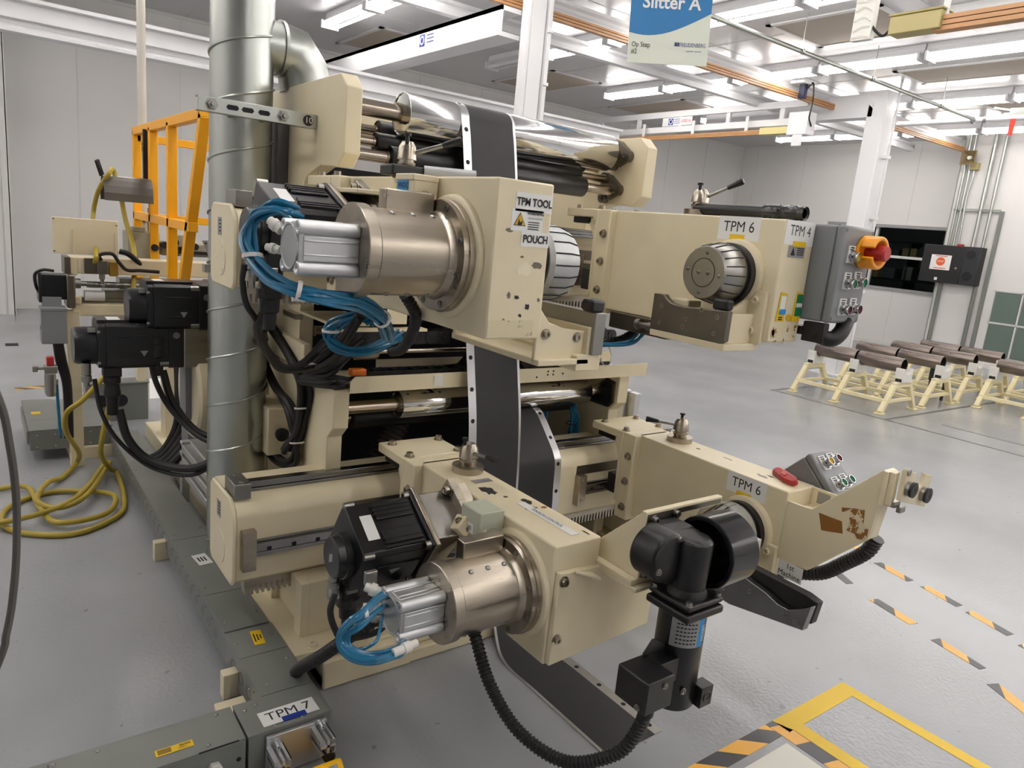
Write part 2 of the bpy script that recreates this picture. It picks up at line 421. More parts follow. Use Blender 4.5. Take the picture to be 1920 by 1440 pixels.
# a recessed area for each square ceiling filter
def ceiling_filter(x, y, w, d, label):
    t = thing('ceiling_filter', label, 'ceiling filter', (x, y, CZ), 'air filters in the ceiling')
    fr = MB()
    for a, c in (((x-w, y-d), (x+w, y-d+.06)), ((x-w, y+d-.06), (x+w, y+d)), ((x-w, y-d), (x-w+.06, y+d)), ((x+w-.06, y-d), (x+w, y+d))):
        fr.box((a[0], a[1], CZ-.014), (c[0], c[1], CZ-.001))
    fr.build('frame', 'ceilline', t)
    MB().box((x-w+.06, y-d+.06, CZ-.007), (x+w-.06, y+d-.06, CZ-.001)).build('filter_face', 'filter', t)
ceiling_filter(4.94, 9.9, .58, .72, 'square beige air filter in the ceiling beyond the large chrome roller')
ceiling_filter(7.6, 9.85, .5, .8, 'beige air filter in the ceiling behind the slotted white post')
ceiling_filter(10.0, 9.6, .4, .9, 'far beige ceiling air filter above the bridge crane label')
ceiling_filter(7.42, 4.62, .52, .62, 'beige ceiling air filter beside the clear junction box of the tan bus bar')
ceiling_filter(9.75, 4.3, .4, .8, 'beige ceiling air filter above the junction of the two ceiling pipes')
ceiling_filter(12.0, 4.2, .4, .8, 'far beige ceiling air filter above the red tagged pipe valve')

# ---------------------------------------------------------------- crane steelwork
def labelled(o, **k): return o
col = thing('crane_column', 'square white steel crane column rising behind the steel tube racks', 'crane column', (9.9, 5.45, 0))
MB().box((9.78, 5.33, 0), (10.03, 5.58, 3.83)).build('post', 'white', col, .012)
MB().box((9.68, 5.23, 0), (10.13, 5.68, .02)).build('base_plate', 'white', col)
b = MB().box((9.78, 5.5, 3.5), (10.0, 8.3, 3.8)); b.build('header_beam', 'white', col, .006)
b = MB().prism([(9.77, 5.33, 3.83), (9.77, 5.33, 3.45), (9.77, 5.75, 3.83)], (.008, 0, 0)); 
for q in ((5.42, 3.76), (5.5, 3.66)): b.bolt((9.77, q[0], q[1]), (-1, 0, 0), .018, .014)
b.build('gusset_plate', 'white', col)
con = MB().tube([(9.95, 5.27, 3.95), (9.95, 5.27, 3.45), (9.95, 5.27, 3.1), (9.95, 5.27, 0.05)], .017, 8)
for z in (3.0, 2.2, 1.2): con.box((9.9, 5.25, z-.02), (10.0, 5.33, z+.02))
tag(con.build('conduit_pipe', 'white'), 'thin white conduit clipped up the side of the white crane column', 'conduit')

po = thing('crane_post', 'white steel post with slotted channel edges standing behind the machine', 'crane post', (4.2, 5.7, 0))
MB().box((4.12, 5.62, 0), (4.28, 5.78, 3.95)).build('post', 'white', po, .01)
b = MB()
for x in (4.06, 4.30): b.box((x, 5.60, 0), (x+.04, 5.66, 3.95))
for z in (2.9, 3.35): b.box((4.29, 5.585, z), (4.35, 5.61, z+.03))
b.build('channel_strip', 'white', po, .004)

def ibeam(b, x0, x1, y, z0, z1, w=.12, t=.012):
    b.box((x0, y-w/2, z1-t), (x1, y+w/2, z1)).box((x0, y-w/2, z0), (x1, y+w/2, z0+t)).box((x0, y-.008, z0), (x1, y+.008, z1))
def runway(y, z0, z1, x0, x1, label, bar=True):
    t = thing('crane_runway', label, 'crane rail', (x0, y, z0))
    b = MB(); b.ext(0, [(y-.05, z0), (y+.05, z0), (y+.055, z0+.06), (y+.02, z0+.1), (y+.02, z1-.05), (y+.05, z1-.03), (y+.05, z1), (y-.05, z1), (y-.05, z1-.03), (y-.02, z1-.05), (y-.02, z0+.1), (y-.055, z0+.06)], x0, x1)
    b.build('rail', 'white', t)
    if bar:
        b = MB()
        for k in range(3): b.box((x0, y-.14, z0-.055+k*.028), (x1, y-.105, z0-.033+k*.028))
        b.box((x0, y-.105, z0-.055), (x1, y-.09, z0+.025)); b.build('conductor_bar', 'copper', t)
        b = MB(); x = x0+.4
        while x < x1: b.box((x, y-.1, z0-.03), (x+.03, y, z0+.02)); x += 1.3
        b.build('hanger_clip', 'white', t)
    return t
runway(6.2, 3.68, 3.86, -.5, 14.0, 'white crane rail with tan conductor bars passing behind the hanging sign')
runway(7.0, 3.66, 3.80, -.5, 14.0, 'plain white crane rail just beyond the rail with tan conductor bars', False)
t = thing('crane_runway', 'double white crane rail crossing the grey back wall behind the spiral duct', 'crane rail', (-4, 8.0, 2.82))
b = MB(); ibeam(b, -4, 7.6, 8.0, 2.94, 3.12, .16, .03); b.box((-4, 7.99, 2.98), (7.6, 8.06, 3.08)); b.build('upper_beam', 'white', t)
b = MB().ext(0, [(7.92, 2.83), (8.08, 2.83), (8.08, 2.86), (8.02, 2.9), (8.02, 2.95), (7.98, 2.95), (7.98, 2.9), (7.92, 2.86)], -4, 7.6); b.build('rail', 'white', t)
MB().box((1.02, 7.915, 2.845), (1.12, 7.92, 2.875)).build('rating_plate', 'paper', t)

# bridge with truss, hung under the rails
br = thing('bridge_crane', 'white bridge crane truss girder with tan bus bar and pale yellow end box', 'bridge crane', (9.3, 9, 3.3))
b = MB()
b.box((9.27, 6.15, 3.6), (9.33, 11.0, 3.69)); b.box((9.25, 6.05, 3.36), (9.35, 11.0, 3.45))
b.build('girder', 'white', br)
b = MB(); y = 6.5
while y < 11: b.box((9.28, y, 3.44), (9.32, y+.07, 3.62)); y += .93
b.each('web_post', 'white', br)
b = MB()
for k in range(3): b.box((9.16, 6.35, 3.24+k*.022), (9.2, 11, 3.258+k*.022))
b.box((9.2, 6.35, 3.24), (9.215, 11, 3.30)); b.build('bus_bar', 'copper', br)
b = MB()
for yy in (7.0, 8.0, 9.05, 10.1): b.box((9.17, yy, 3.28), (9.185, yy+.05, 3.5))
b.each('bracket', 'white', br)
b = MB().box((9.12, 6.3, 3.23), (9.24, 6.75, 3.32)); b.build('feed_box', mat('pale_yellow_box', (214, 200, 140), .5), br)
b = MB().box((9.1, 6.0, 3.2), (9.3, 6.3, 3.5)).box((9.1, 6.05, 3.05), (9.12, 6.2, 3.2)); b.build('end_carriage', 'white', br, .01)
sk = sticker((9.265, 8.45, 3.525), (0, -1, 0), (0, 0, 1), .62, .13, 'white', br, 'maker_plate')
sticker((9.262, 8.58, 3.525), (0, -1, 0), (0, 0, 1), .1, .1, 'tapeblue', sk, 'logo_square')
b = MB().lathe((9.2605, 8.58, 3.525), (-1, 0, 0), [(0, .04), (.001, .04), (.001, .028), (0, .028)], 24); b.build('logo_ring', 'paper', sk)
for q in range(3): sticker((9.262, 8.45, 3.56-q*.03), (0, -1, 0), (0, 0, 1), .12, .008, 'tapeblue', sk, 'lettering')
text('1000 lb', (9.264, 8.27, 3.525), (0, -1, 0), (0, 0, 1), .07, 'redtag', sk)

# short beam under the near ceiling with logo plate (upper left)
b = thing('bridge_crane', 'white overhead bridge beam with blue logo plate beside a lit strip light', 'bridge crane', (4.05, 9, 3.4))
MB().box((3.98, 5.9, 3.52), (4.2, 10.9, 3.56)).box((3.98, 5.9, 3.34), (4.0, 10.9, 3.56)).box((3.96, 5.9, 3.30), (4.2, 10.9, 3.34)).build('girder', 'white', b)
sticker((3.978, 7.35, 3.45), (0, -1, 0), (0, 0, 1), .11, .12, 'tapeblue', b, 'logo_square')
MB().lathe((3.976, 7.35, 3.45), (-1, 0, 0), [(0, .045), (.001, .045), (.001, .03), (0, .03)], 20).build('logo_ring', 'paper', b)
for q in range(3): sticker((3.978, 7.18, 3.49-q*.035), (0, -1, 0), (0, 0, 1), .14, .01, 'tapeblue', b, 'lettering')

# near conductor bar with feed box and wrapped junction box, upper right
t = thing('bus_bar', 'tan bus bar with olive end box beside the wrapped junction box', 'bus bar', (5.0, 2.5, 3.15))
b = MB()
for k in range(3): b.box((4.99, -3, 3.07+k*.032), (5.05, 2.52, 3.096+k*.032))
b.box((5.05, -3, 3.07), (5.07, 2.52, 3.16)); b.build('conductor_bar', 'copper', t)
MB().box((4.96, 2.46, 3.08), (5.09, 2.79, 3.19)).box((4.95, 2.45, 3.19), (5.1, 2.8, 3.205)).build('feed_box', 'olive', t, .006)
b = MB()
for y in (1.0, 2.45): b.box((5.0, y, 3.16), (5.03, y+.03, CZ))
b.each('hanger_rod', 'white', t)
MB().tube(cr([(5.0, 2.79, 3.13), (5.0, 2.84, 3.09), (5.0, 2.9, 3.13), (5.0, 2.94, 3.18)]), .009, 8).build('cable_tail', 'cable', t)
t = thing('junction_box', 'junction box wrapped in crinkled clear plastic hanging beside the olive feed box', 'junction box', (5.0, 2.99, 3.1))
b = MB(); b.box((4.98, 2.92, 3.08), (5.03, 3.06, CZ)); b.build('mounting_strip', 'nylon', t)
b = MB(); rn = random.Random(3)
for k in range(14): 
    z = 3.1+k*.055
    b.tube(cr([(4.972, 2.93, z+rn.uniform(-.02,.02)), (4.968, 2.99, z+rn.uniform(-.02,.02)), (4.972, 3.05, z+rn.uniform(-.02,.02))], 4), .004, 5)
b.build('plastic_wrap', 'clear', t)

# ceiling mounted pipework
t = thing('sprinkler_pipe', 'long thin white pipe hung under the ceiling running away from the sign', 'pipe', (5, 4.68, 3.6))
MB().tube([(3.0, 4.68, 3.6), (10.95, 4.70, 3.6)], .022, 10).build('pipe', 'galv', t)
b = MB()
for x in (5.3, 6.8, 8.2, 9.9): b.tube([(x, 4.68, 3.6), (x, 4.68, CZ)], .005, 6); b.lathe((x-.012, 4.68, 3.6), (1, 0, 0), [(0, .022), (0, .03), (.024, .03), (.024, .022)], 12)
b.build('hanger', 'galv', t)
t = thing('sprinkler_pipe', 'white main pipe with red tagged valve crossing behind the column top', 'pipe', (10.95, 4, 3.6))
MB().tube([(10.95, 5.75, 3.6), (10.95, -2, 3.6)], .035, 12).build('pipe', 'white', t)
b = MB()
for y in (4.75, 4.6, 3.95): b.lathe((10.95, y, 3.6), (0, -1, 0), [(0, .035), (0, .045), (.04, .045), (.04, .035)], 14)
b.box((10.93, 4.1, 3.63), (10.97, 4.3, 3.72)).bar((10.95, 4.3, 3.7), (10.95, 4.5, 3.74), .02, .02); b.each('valve', 'galv', t)
MB().box((10.9, 4.2, 3.38), (10.905, 4.26, 3.58)).build('valve_tag', 'redtag', t)

# sensor assembly hung on the rail near the column
t = thing('limit_switch', 'dark blue limit switch with looping cable clamped to the tan crane rail', 'switch', (8.9, 6.0, 3.6))
MB().box((8.88, 5.98, 3.62), (8.96, 6.06, 3.8)).build('switch_body', mat('navy_plastic', (26, 34, 62), .4), t, .006)
MB().box((8.8, 5.95, 3.8), (9.05, 6.15, 3.83)).build('clamp', 'white', t)
MB().tube(cr([(8.95, 5.98, 3.75), (9.0, 5.94, 3.82), (9.04, 5.93, 3.6), (9.05, 5.95, 3.4), (9.2, 6.0, 3.32), (9.25, 6.1, 3.3)]), .01, 8).build('cable', 'cable', t)

# ---------------------------------------------------------------- hanging sign
def sign():
    bl, br_ = V((2.97, 3.134, 2.551)), V((3.334, 2.882, 2.648)); br_.z = 2.6; bl.z = 2.6
    xd = (br_-bl).normalized(); w = .443; h = .66; up = V((0, 0, 1))
    tilt = math.radians(-4.0); xd, up = xd*math.cos(tilt)-up*math.sin(tilt)*-1, up
    xd = V((xd.x, xd.y, .05)).normalized(); up = V((-xd.x*xd.z, -xd.y*xd.z, 1)).normalized()
    n = xd.cross(up); o = V((2.97, 3.134, 2.551))
    t = thing('hanging_sign', 'blue and pale ceiling sign lettered Slitter A and Op Step 2', 'sign', tuple(o))
    P = lambda u, v, d=0.: o+xd*u*w+up*v*h+n*d
    MB().prism([P(0,0), P(1,0), P(1,1), P(0,1)], n*.006).build('sign_board', 'signpale', t)
    pts = [P(0, .235, .006)]
    for k in range(1, 13):
        u = k/12; pts.append(P(u, .235-.05*math.sin(u*PI)*(1-u)+.17*u**2.1, .006))
    pts += [P(1, 1, .006), P(0, 1, .006)]
    MB().prism(pts, n*.001).build('blue_panel', 'signblue', t)
    text('Slitter A', P(.5, .47, .0075), xd, up, .094, 'paper', t, bold=.002)
    text('Op Step\n#2', P(.04, .115, .0065), xd, up, .036, 'ink', t, align='LEFT', sx=.85)
    text('FREUDENBERG', P(.8, .155, .0065), xd, up, .029, 'tapeblue', t, sx=.75)
    text('e-power systems', P(.82, .11, .0065), xd, up, .014, 'tapeblue', t, sx=.9)
    for q in range(3): sticker(P(.585+.02*q, .158, .0065), xd, up, .007, .02, ('ink', 'tapeblue', 'ink')[q], t, 'logo_bar')
    b = MB()
    for u in (.05, .95): b.tube([P(u, 1, .003), P(u, 1, .003)+V((0, 0, CZ-P(u, 1).z))], .003, 6)
    b.build('hanger_wire', 'steel', t)
sign()
# ---------------------------------------------------------------- the slitting machine body
mc = thing('slitting_machine', 'large cream film slitting machine with chrome rollers between two heavy side frames', 'machine', (1.8, 2.9, 0))
# base
b = MB().box((.9, 2.08, 0), (2.72, 2.2, .05)).box((.9, 2.2, 0), (1.02, 5.2, .1)).box((2.6, 2.2, 0), (2.72, 4.4, .1)).box((.93, 2.11, .05), (2.7, 2.22, .12))
b.box((.9, 2.075, .0), (1.24, 2.2, .105))
b.build('base_frame', 'cream', mc, .006)
def pedestal(x0, x1):
    b = MB()
    b.prism([(x0-.06, 2.1, .11), (x1+.05, 2.1, .11), (x1+.05, 2.66, .11), (x0-.06, 2.66, .11)], (0, 0, .035))
    b.ext(0, [(2.2, .14), (2.2, .345), (2.6, .345), (2.62, .14)], x0+.03, x1)
    b.ext(0, [(2.2, .14), (2.2, .345), (2.26, .345), (2.26, .14)], x0, x0+.03)
    b.ext(0, [(2.26, .26), (2.26, .345), (2.5, .345), (2.5, .30), (2.45, .27)], x0, x0+.03)
    b.ext(0, [(2.5, .14), (2.5, .345), (2.6, .345), (2.62, .14)], x0, x0+.03)
    for y in (2.14, 2.2): b.bolt((x0+.02 if y < 2.18 else x1-.04, 2.13, .145), (0, 0, 1), .014, .014)
    return b.build('pedestal', 'cream', mc, .006)
pedestal(.86, 1.02); pedestal(2.55, 2.72)
b = MB()
for y in (2.75, 3.05): b.bolt((.9, y, .07), (-1, 0, 0), .016, .02)
b.box((.86, 2.66, .02), (.9, 2.72, .09)).box((.84, 2.62, .04), (.9, 2.78, .06)).build('levelling_bracket', 'cream', mc)

FRAME = [(2.44, .1), (2.44, .786), (2.39, .831), (2.39, .974), (2.6, 1.005), (2.76, 1.03), (2.76, 1.70), (2.73, 1.72), (2.6, 1.757),
         (2.45, 1.751), (2.40, 1.794), (2.40, 2.01), (2.45, 2.055), (3.2, 2.05), (3.6, 1.9), (3.9, 1.5), (3.9, .1)]
for x0, x1, nm in ((1.03, 1.09, 'left'), (2.465, 2.53, 'right')):
    MB().ext(0, FRAME, x0, x1).build('side_frame', 'cream', mc, .004)
b = MB().box((.985, 2.93, 1.30), (1.03, 3.35, 1.92)); b.build('cover_panel', mat('charcoal_panel', (82, 83, 86), .5), mc, .003)
b = MB().ext(0, [(2.95, .1), (2.95, 1.35), (3.3, 1.4), (3.3, 1.8), (3.35, 1.8), (3.35, .1)], 1.09, 2.465); b.build('interior_shade_panel', 'navy', mc)  # dark sheet between the side frames, interior shade put into its navy colour
b = MB().box((1.09, 2.75, 1.42), (2.465, 2.9, 1.56)); b.build('cross_beam', 'cream', mc, .005)

def slide_beam(y0, z0, z1, xl, xr, name):
    d = .28; y1 = y0+d
    prof = [(y0+.012, z0), (y0, z0+.012), (y0, z1-.06), (y0+.012, z1-.03), (y0+.035, z1-.012), (y0+.07, z1-.005), (y0+.085, z1), (y1, z1), (y1, z0)]
    bm = MB().ext(0, prof, xl, xr).build(name, 'cream', mc, .002)
    ep = [(y0+.02, z0-.012), (y0-.003, z0+.012), (y0-.003, z1-.055), (y0+.02, z1-.02), (y0+.05, z1+.004), (y1-.02, z1+.004), (y1+.003, z1-.02), (y1+.003, z0+.01), (y1-.02, z0-.012)]
    e = MB().ext(0, ep, xl-.014, xl)
    e.build('end_plate', 'cream', bm, .006)
    c = MB().lathe((xl-.014, y0+.15, z0+.085), (-1, 0, 0), [(0, .062), (.0025, .060), (.0025, 0)], 36)
    for a in (0, 2.1, 4.2): c.screw((xl-.0165, y0+.15+.045*math.cos(a), z0+.085+.045*math.sin(a)), (-1, 0, 0), .006, .002)
    c.build('end_cover', 'cream', bm)
    st = sticker((xl-.014, y0+.165, z1-.075), (0, -1, 0), (0, 0, 1), .045, .06, 'silverlabel', bm)
    for q in range(4): sticker((xl-.015, y0+.16, z1-.055-.012*q), (0, -1, 0), (0, 0, 1), .022, .004, 'ink', bm, 'lettering')
    r = MB().box((xl+.05, y0+.085, z1), (xr-.05, y0+.118, z1+.012)).box((xl+.05, y0+.092, z1+.012), (xr-.05, y0+.111, z1+.028)).box((xl+.05, y0+.087, z1+.026), (xr-.05, y0+.116, z1+.036))
    r.box((xl+.05, y0+.135, z1), (xr-.05, y0+.165, z1+.02)); r.build('guide_rail', 'rail', bm, .002)
    k = MB().box((xl, y0+.035, z1-.004), (xl+.055, y0+.15, z1+.05)); k.screw((xl+.03, y0+.06, z1+.05), (0, 0, 1), .01, .003); k.screw((xl+.03, y0+.13, z1+.05), (0, 0, 1), .01, .003)
    k.build('rail_stop', 'steel', bm, .002)
    zc = z0+.125
    for xa, xb in ((xl+.055, 1.48), (2.20, xr-.05)):
        r = MB().box((xa, y0-.014, zc-.028), (xb, y0, zc+.028)).box((xa, y0-.03, zc-.022), (xb, y0-.012, zc-.008)).box((xa, y0-.03, zc+.008), (xb, y0-.012, zc+.022)).box((xa, y0-.026, zc-.008), (xb, y0-.012, zc+.008))
        gr = r.build('guide_rail', 'rail', bm, .001)
        x = xa+.045; h = MB()
        while x < xb-.04: h.lathe((x, y0-.0262, zc), (0, -1, 0), [(0, 0), (0, .0085), (.0006, .0085), (.0006, 0)], 12); x += .085
        h.build('rail_hole', 'hole', gr)
        k = MB().box((xa-.043, y0-.034, zc-.07), (xa, y0, zc+.07)); k.bolt((xa-.021, y0-.034, zc+.045), (0, -1, 0), .008, .004); k.bolt((xa-.021, y0-.034, zc-.045), (0, -1, 0), .008, .004)
        k.build('rail_stop', 'nickel', bm, .003)
    g = MB().box((xl+.03, y0+.012, z0-.022), (xr-.06, y0+.06, z0)); x = xl+.032
    while x < xr-.07: g.prism([(x, y0+.012, z0-.022), (x+.0125, y0+.012, z0-.022), (x+.010, y0+.012, z0-.056), (x+.0025, y0+.012, z0-.056)], (0, .045, 0)); x += .019
    g.build('rack_gear', 'nickel', bm)
    for xa, xb in ((xl+.38, 1.47), (2.16, xr-.2)):
        s = MB().box((xa, y0-.002, z1-.098), (xb, y0, z1-.055)); s.screw((xa+.012, y0-.002, z1-.077), (0, -1, 0), .005, .002); s.build('scale_plate', 'dsteel', bm)
    return bm
LBM = slide_beam(2.29, .348, .638, .668, 2.93, 'lower_slide_beam')
UBM = slide_beam(2.48, 1.325, 1.590, .712, 2.93, 'upper_slide_beam')

def roller(x0, x1, y, z, r, m, sx0, sx1, sr, name='roller', hub=True):
    b = MB()
    b.lathe((x0, y, z), (1, 0, 0), [(0, r*.45), (.004, r*.45), (.004, r*.93), (0, r*.93), (0, r-.002), (.002, r), (x1-x0-.002, r), (x1-x0, r-.002), (x1-x0, r*.4)], 64)
    o = b.build(name, m, mc, 0, 50)
    MB().lathe((sx0, y, z), (1, 0, 0), [(0, 0), (0, sr), (x0-sx0-.012, sr), (x0-sx0-.012, sr*1.2), (x0-sx0+.004, sr*1.2), (x0-sx0+.004, 0)], 24).build('shaft', 'shaft', o)
    MB().cyl((x1-.01, y, z), (sx1, y, z), sr, 24).build('shaft', 'shaft', o)
    return o
roller(1.325, 2.385, 2.575, 1.978, .079, 'chrome', 1.09, 2.465, .03, 'chrome_roller')
roller(1.345, 2.35, 2.50, .875, .057, 'chrome', 1.09, 2.465, .026, 'chrome_roller')
roller(1.245, 2.26, 2.62, 1.868, .036, 'rubber', 1.09, 2.465, .018, 'rubber_roller')
roller(1.285, 2.26, 2.58, 1.815, .045, 'rubber', 1.09, 2.465, .022, 'rubber_roller')
roller(1.3, 2.36, 2.72, 1.92, .04, 'rubber', 1.09, 2.465, .018, 'rubber_roller')
roller(1.2, 2.36, 2.62, .80, .05, 'rubber', 1.09, 2.465, .022, 'rubber_roller')
roller(1.2, 2.36, 2.75, 1.13, .05, 'rubber', 1.09, 2.465, .022, 'rubber_roller')
roller(1.13, 1.22, 2.46, 1.10, .03, 'steel', 1.09, 2.465, .01, 'guide_roller')
def bearing(y, z, r=.035):
    b = MB()
    b.prism([(2.465, y+.06, z+.05), (2.465, y+.0, z+.06), (2.465, y-.07, z+.01), (2.465, y-.055, z-.03), (2.465, y+.0, z-.055), (2.465, y+.06, z-.05)], (-.022, 0, 0))
    for dy, dz in ((.035, .045), (-.055, -.008), (.035, -.045)):
        b.cyl((2.465, y+dy, z+dz), (2.435, y+dy, z+dz), .026, 18); b.bolt((2.435, y+dy, z+dz), (-1, 0, 0), .012, .01)
    b.build('bearing_block', 'dsteel', mc, .002)
bearing(2.56, 1.98); bearing(2.6, 1.83)
b = MB().ext(0, [(2.41, .93), (2.41, .83), (2.44, .80), (2.58, .80), (2.6, .83), (2.47, .94)], 2.455, 2.465); b.build('bearing_recess', 'dsteel', mc)
b = MB().ext(0, [(2.425, .915), (2.425, .835), (2.45, .815), (2.57, .81), (2.58, .83), (2.465, .925)], 2.4535, 2.4555); b.build('bearing_recess', 'hole', mc)

# tray with energy chain
b = MB()
b.prism([(1.077, 2.36, .972), (2.61, 2.36, .972), (2.61, 2.36, 1.028), (1.095, 2.36, 1.028), (1.077, 2.36, 1.012)], (0, .004, 0))
b.box((1.077, 2.36, .968), (2.61, 2.62, .972)).box((1.3, 2.616, .97), (2.61, 2.62, 1.035))
tr = b.build('cable_tray', 'cream', mc)
b = MB()
for x, z in ((1.93, .99), (1.99, 1.013), (2.02, 1.013), (1.99, .998), (2.02, .998), (2.075, 1.0)): b.lathe((x, 2.3598, z), (0, -1, 0), [(0, 0), (0, .0045), (.0006, .0045), (.0006, 0)], 10)
b.build('hole', 'hole', tr)
sticker((1.44, 2.36, 1.0), (1, 0, 0), (0, 0, 1), .04, .042, 'nylon', tr, 'cable_tie_mount', .006)
def chain(pts, name='energy_chain', w=.045, h=.035):
    P = cr(pts, 10); L = [P[0]]
    for p in P:
        if (p-L[-1]).length > .052: L.append(p)
    b = MB()
    for p, q in zip(L, L[1:]):
        d = (q-p).normalized()
        for yy in (-.03, .03):
            off = V((0, yy, 0)); e = .004 if yy < 0 else -.004
            b.bar(p+off-d*.004, q+off+d*.004, .012, .052)
            b.lathe(p+off+V((0, -.009, 0)), (0, 1, 0), [(0, 0), (0, .027), (.018, .027), (.018, 0)], 14)
            b.lathe(p+off+V((0, -.0095, 0)), (0, -1, 0), [(0, 0), (0, .008), (.002, .008), (.002, 0)], 8)
        b.bar((p+q)/2+V((0, -.03, .024)), (p+q)/2+V((0, .03, .024)), .02, .004); b.bar((p+q)/2+V((0, -.03, -.024)), (p+q)/2+V((0, .03, -.024)), .02, .004)
    return b.build(name, 'blackpl', mc, .002)
chain([(1.12, 2.5, 1.15), (1.35, 2.5, 1.15), (1.55, 2.5, 1.145), (1.66, 2.5, 1.115), (1.69, 2.5, 1.06), (1.66, 2.5, 1.01), (1.58, 2.5, .995), (1.2, 2.5, .995)])
chain([(2.45, 2.5, 1.15), (2.1, 2.5, 1.15), (1.98, 2.5, 1.13), (1.945, 2.5, 1.075), (1.98, 2.5, 1.01), (2.1, 2.5, .995), (2.5, 2.5, .995)])
b = MB().box((1.045, 2.4, .985), (1.2, 2.6, 1.0)); b.build('tray_bracket', 'cream', mc)
# brackets and small boxes on the left frame
jb = MB().box((.94, 2.83, .60), (1.03, 3.06, .80)); jb = jb.build('terminal_box', 'cream', mc, .005)
MB().lathe((.985, 2.83, .70), (0, -1, 0), [(0, .012), (.03, .012), (.03, .025), (.05, .028), (.055, .02), (.055, 0)], 16).build('black_knob', 'blackpl', jb)
b = MB().box((1.0, 2.72, 1.18), (1.03, 2.86, 1.20)).box((1.0, 3.1, 1.24), (1.035, 3.2, 1.34)); b.each('cable_bracket', 'nickel', mc)
b = MB().box((1.03, 2.44, 1.20), (1.22, 2.76, 1.21)).box((1.18, 2.42, 1.21), (1.32, 2.6, 1.30)).box((1.03, 2.4, 1.185), (1.4, 2.45, 1.195)); b.build('cable_bracket', 'cream', mc)
# cream upright plates left of the frame
b = MB().box((.98, 3.1, .1), (1.03, 3.3, 1.25)).box((1.0, 2.62, 1.0), (1.03, 3.1, 1.1)); b.build('frame_rib', 'cream', mc, .003)
b = MB().cyl((.9, 3.0, .98), (1.03, 3.0, .98), .03, 20).cyl((.93, 3.0, .98), (.95, 3.0, .98), .038, 20); b.build('pivot_shaft', 'steel', mc)
# rear of machine: upper cross shaft cover seen through the gap
b = MB().box((1.09, 3.0, 1.93), (2.465, 3.05, 2.04)); b.build('rear_cross_beam', 'cream', mc, .005)
b = MB().ext(0, [(2.72, 1.95), (2.95, 2.02), (2.95, 1.9), (2.78, 1.88)], 1.09, 1.13); b.build('frame_rib', 'cream', mc)

# fat flexible suction hose under the lower roller
b = MB(); b.corr([(1.5, 2.75, .86), (1.46, 2.7, .74), (1.38, 2.68, .6), (1.3, 2.7, .45)], .055, .02, 16, .12)
b.build('suction_hose', mat('brown_black_hose', (52, 46, 40), .5), mc)
# coloured air tubes hanging right of the second web
def bundle(pts, n, r, spread, m, name, parent=None, seed=0, res=8):
    rn = random.Random(seed); b = MB(); P = cr(pts, res)
    for k in range(n):
        a = 2*PI*k/n+rn.random(); o = V((math.cos(a), math.sin(a)*.5, math.sin(a)))*spread*(.4+.6*rn.random())
        ph = rn.random()*6
        Q = [p+o+V((math.sin(ph+i*.25), math.cos(ph+i*.3), math.sin(ph*2+i*.2)))*spread*.3 for i, p in enumerate(P)]
        b.tube(Q, r, 7)
    return b.build(name, m, parent)
bundle([(2.18, 2.62, .83), (2.2, 2.6, .72), (2.2, 2.6, .6)], 6, .006, .02, 'blue', 'air_tube_bundle', mc, 2)
bundle([(2.34, 2.6, .83), (2.38, 2.58, .74), (2.38, 2.58, .6)], 6, .006, .02, 'blue', 'air_tube_bundle', mc, 3)
b = MB()
for x in (2.19, 2.375): b.lathe((x, 2.595, .68), (0, 0, 1), [(0, .03), (.006, .03)], 12)
b.each('cable_tie', 'blackpl', mc)

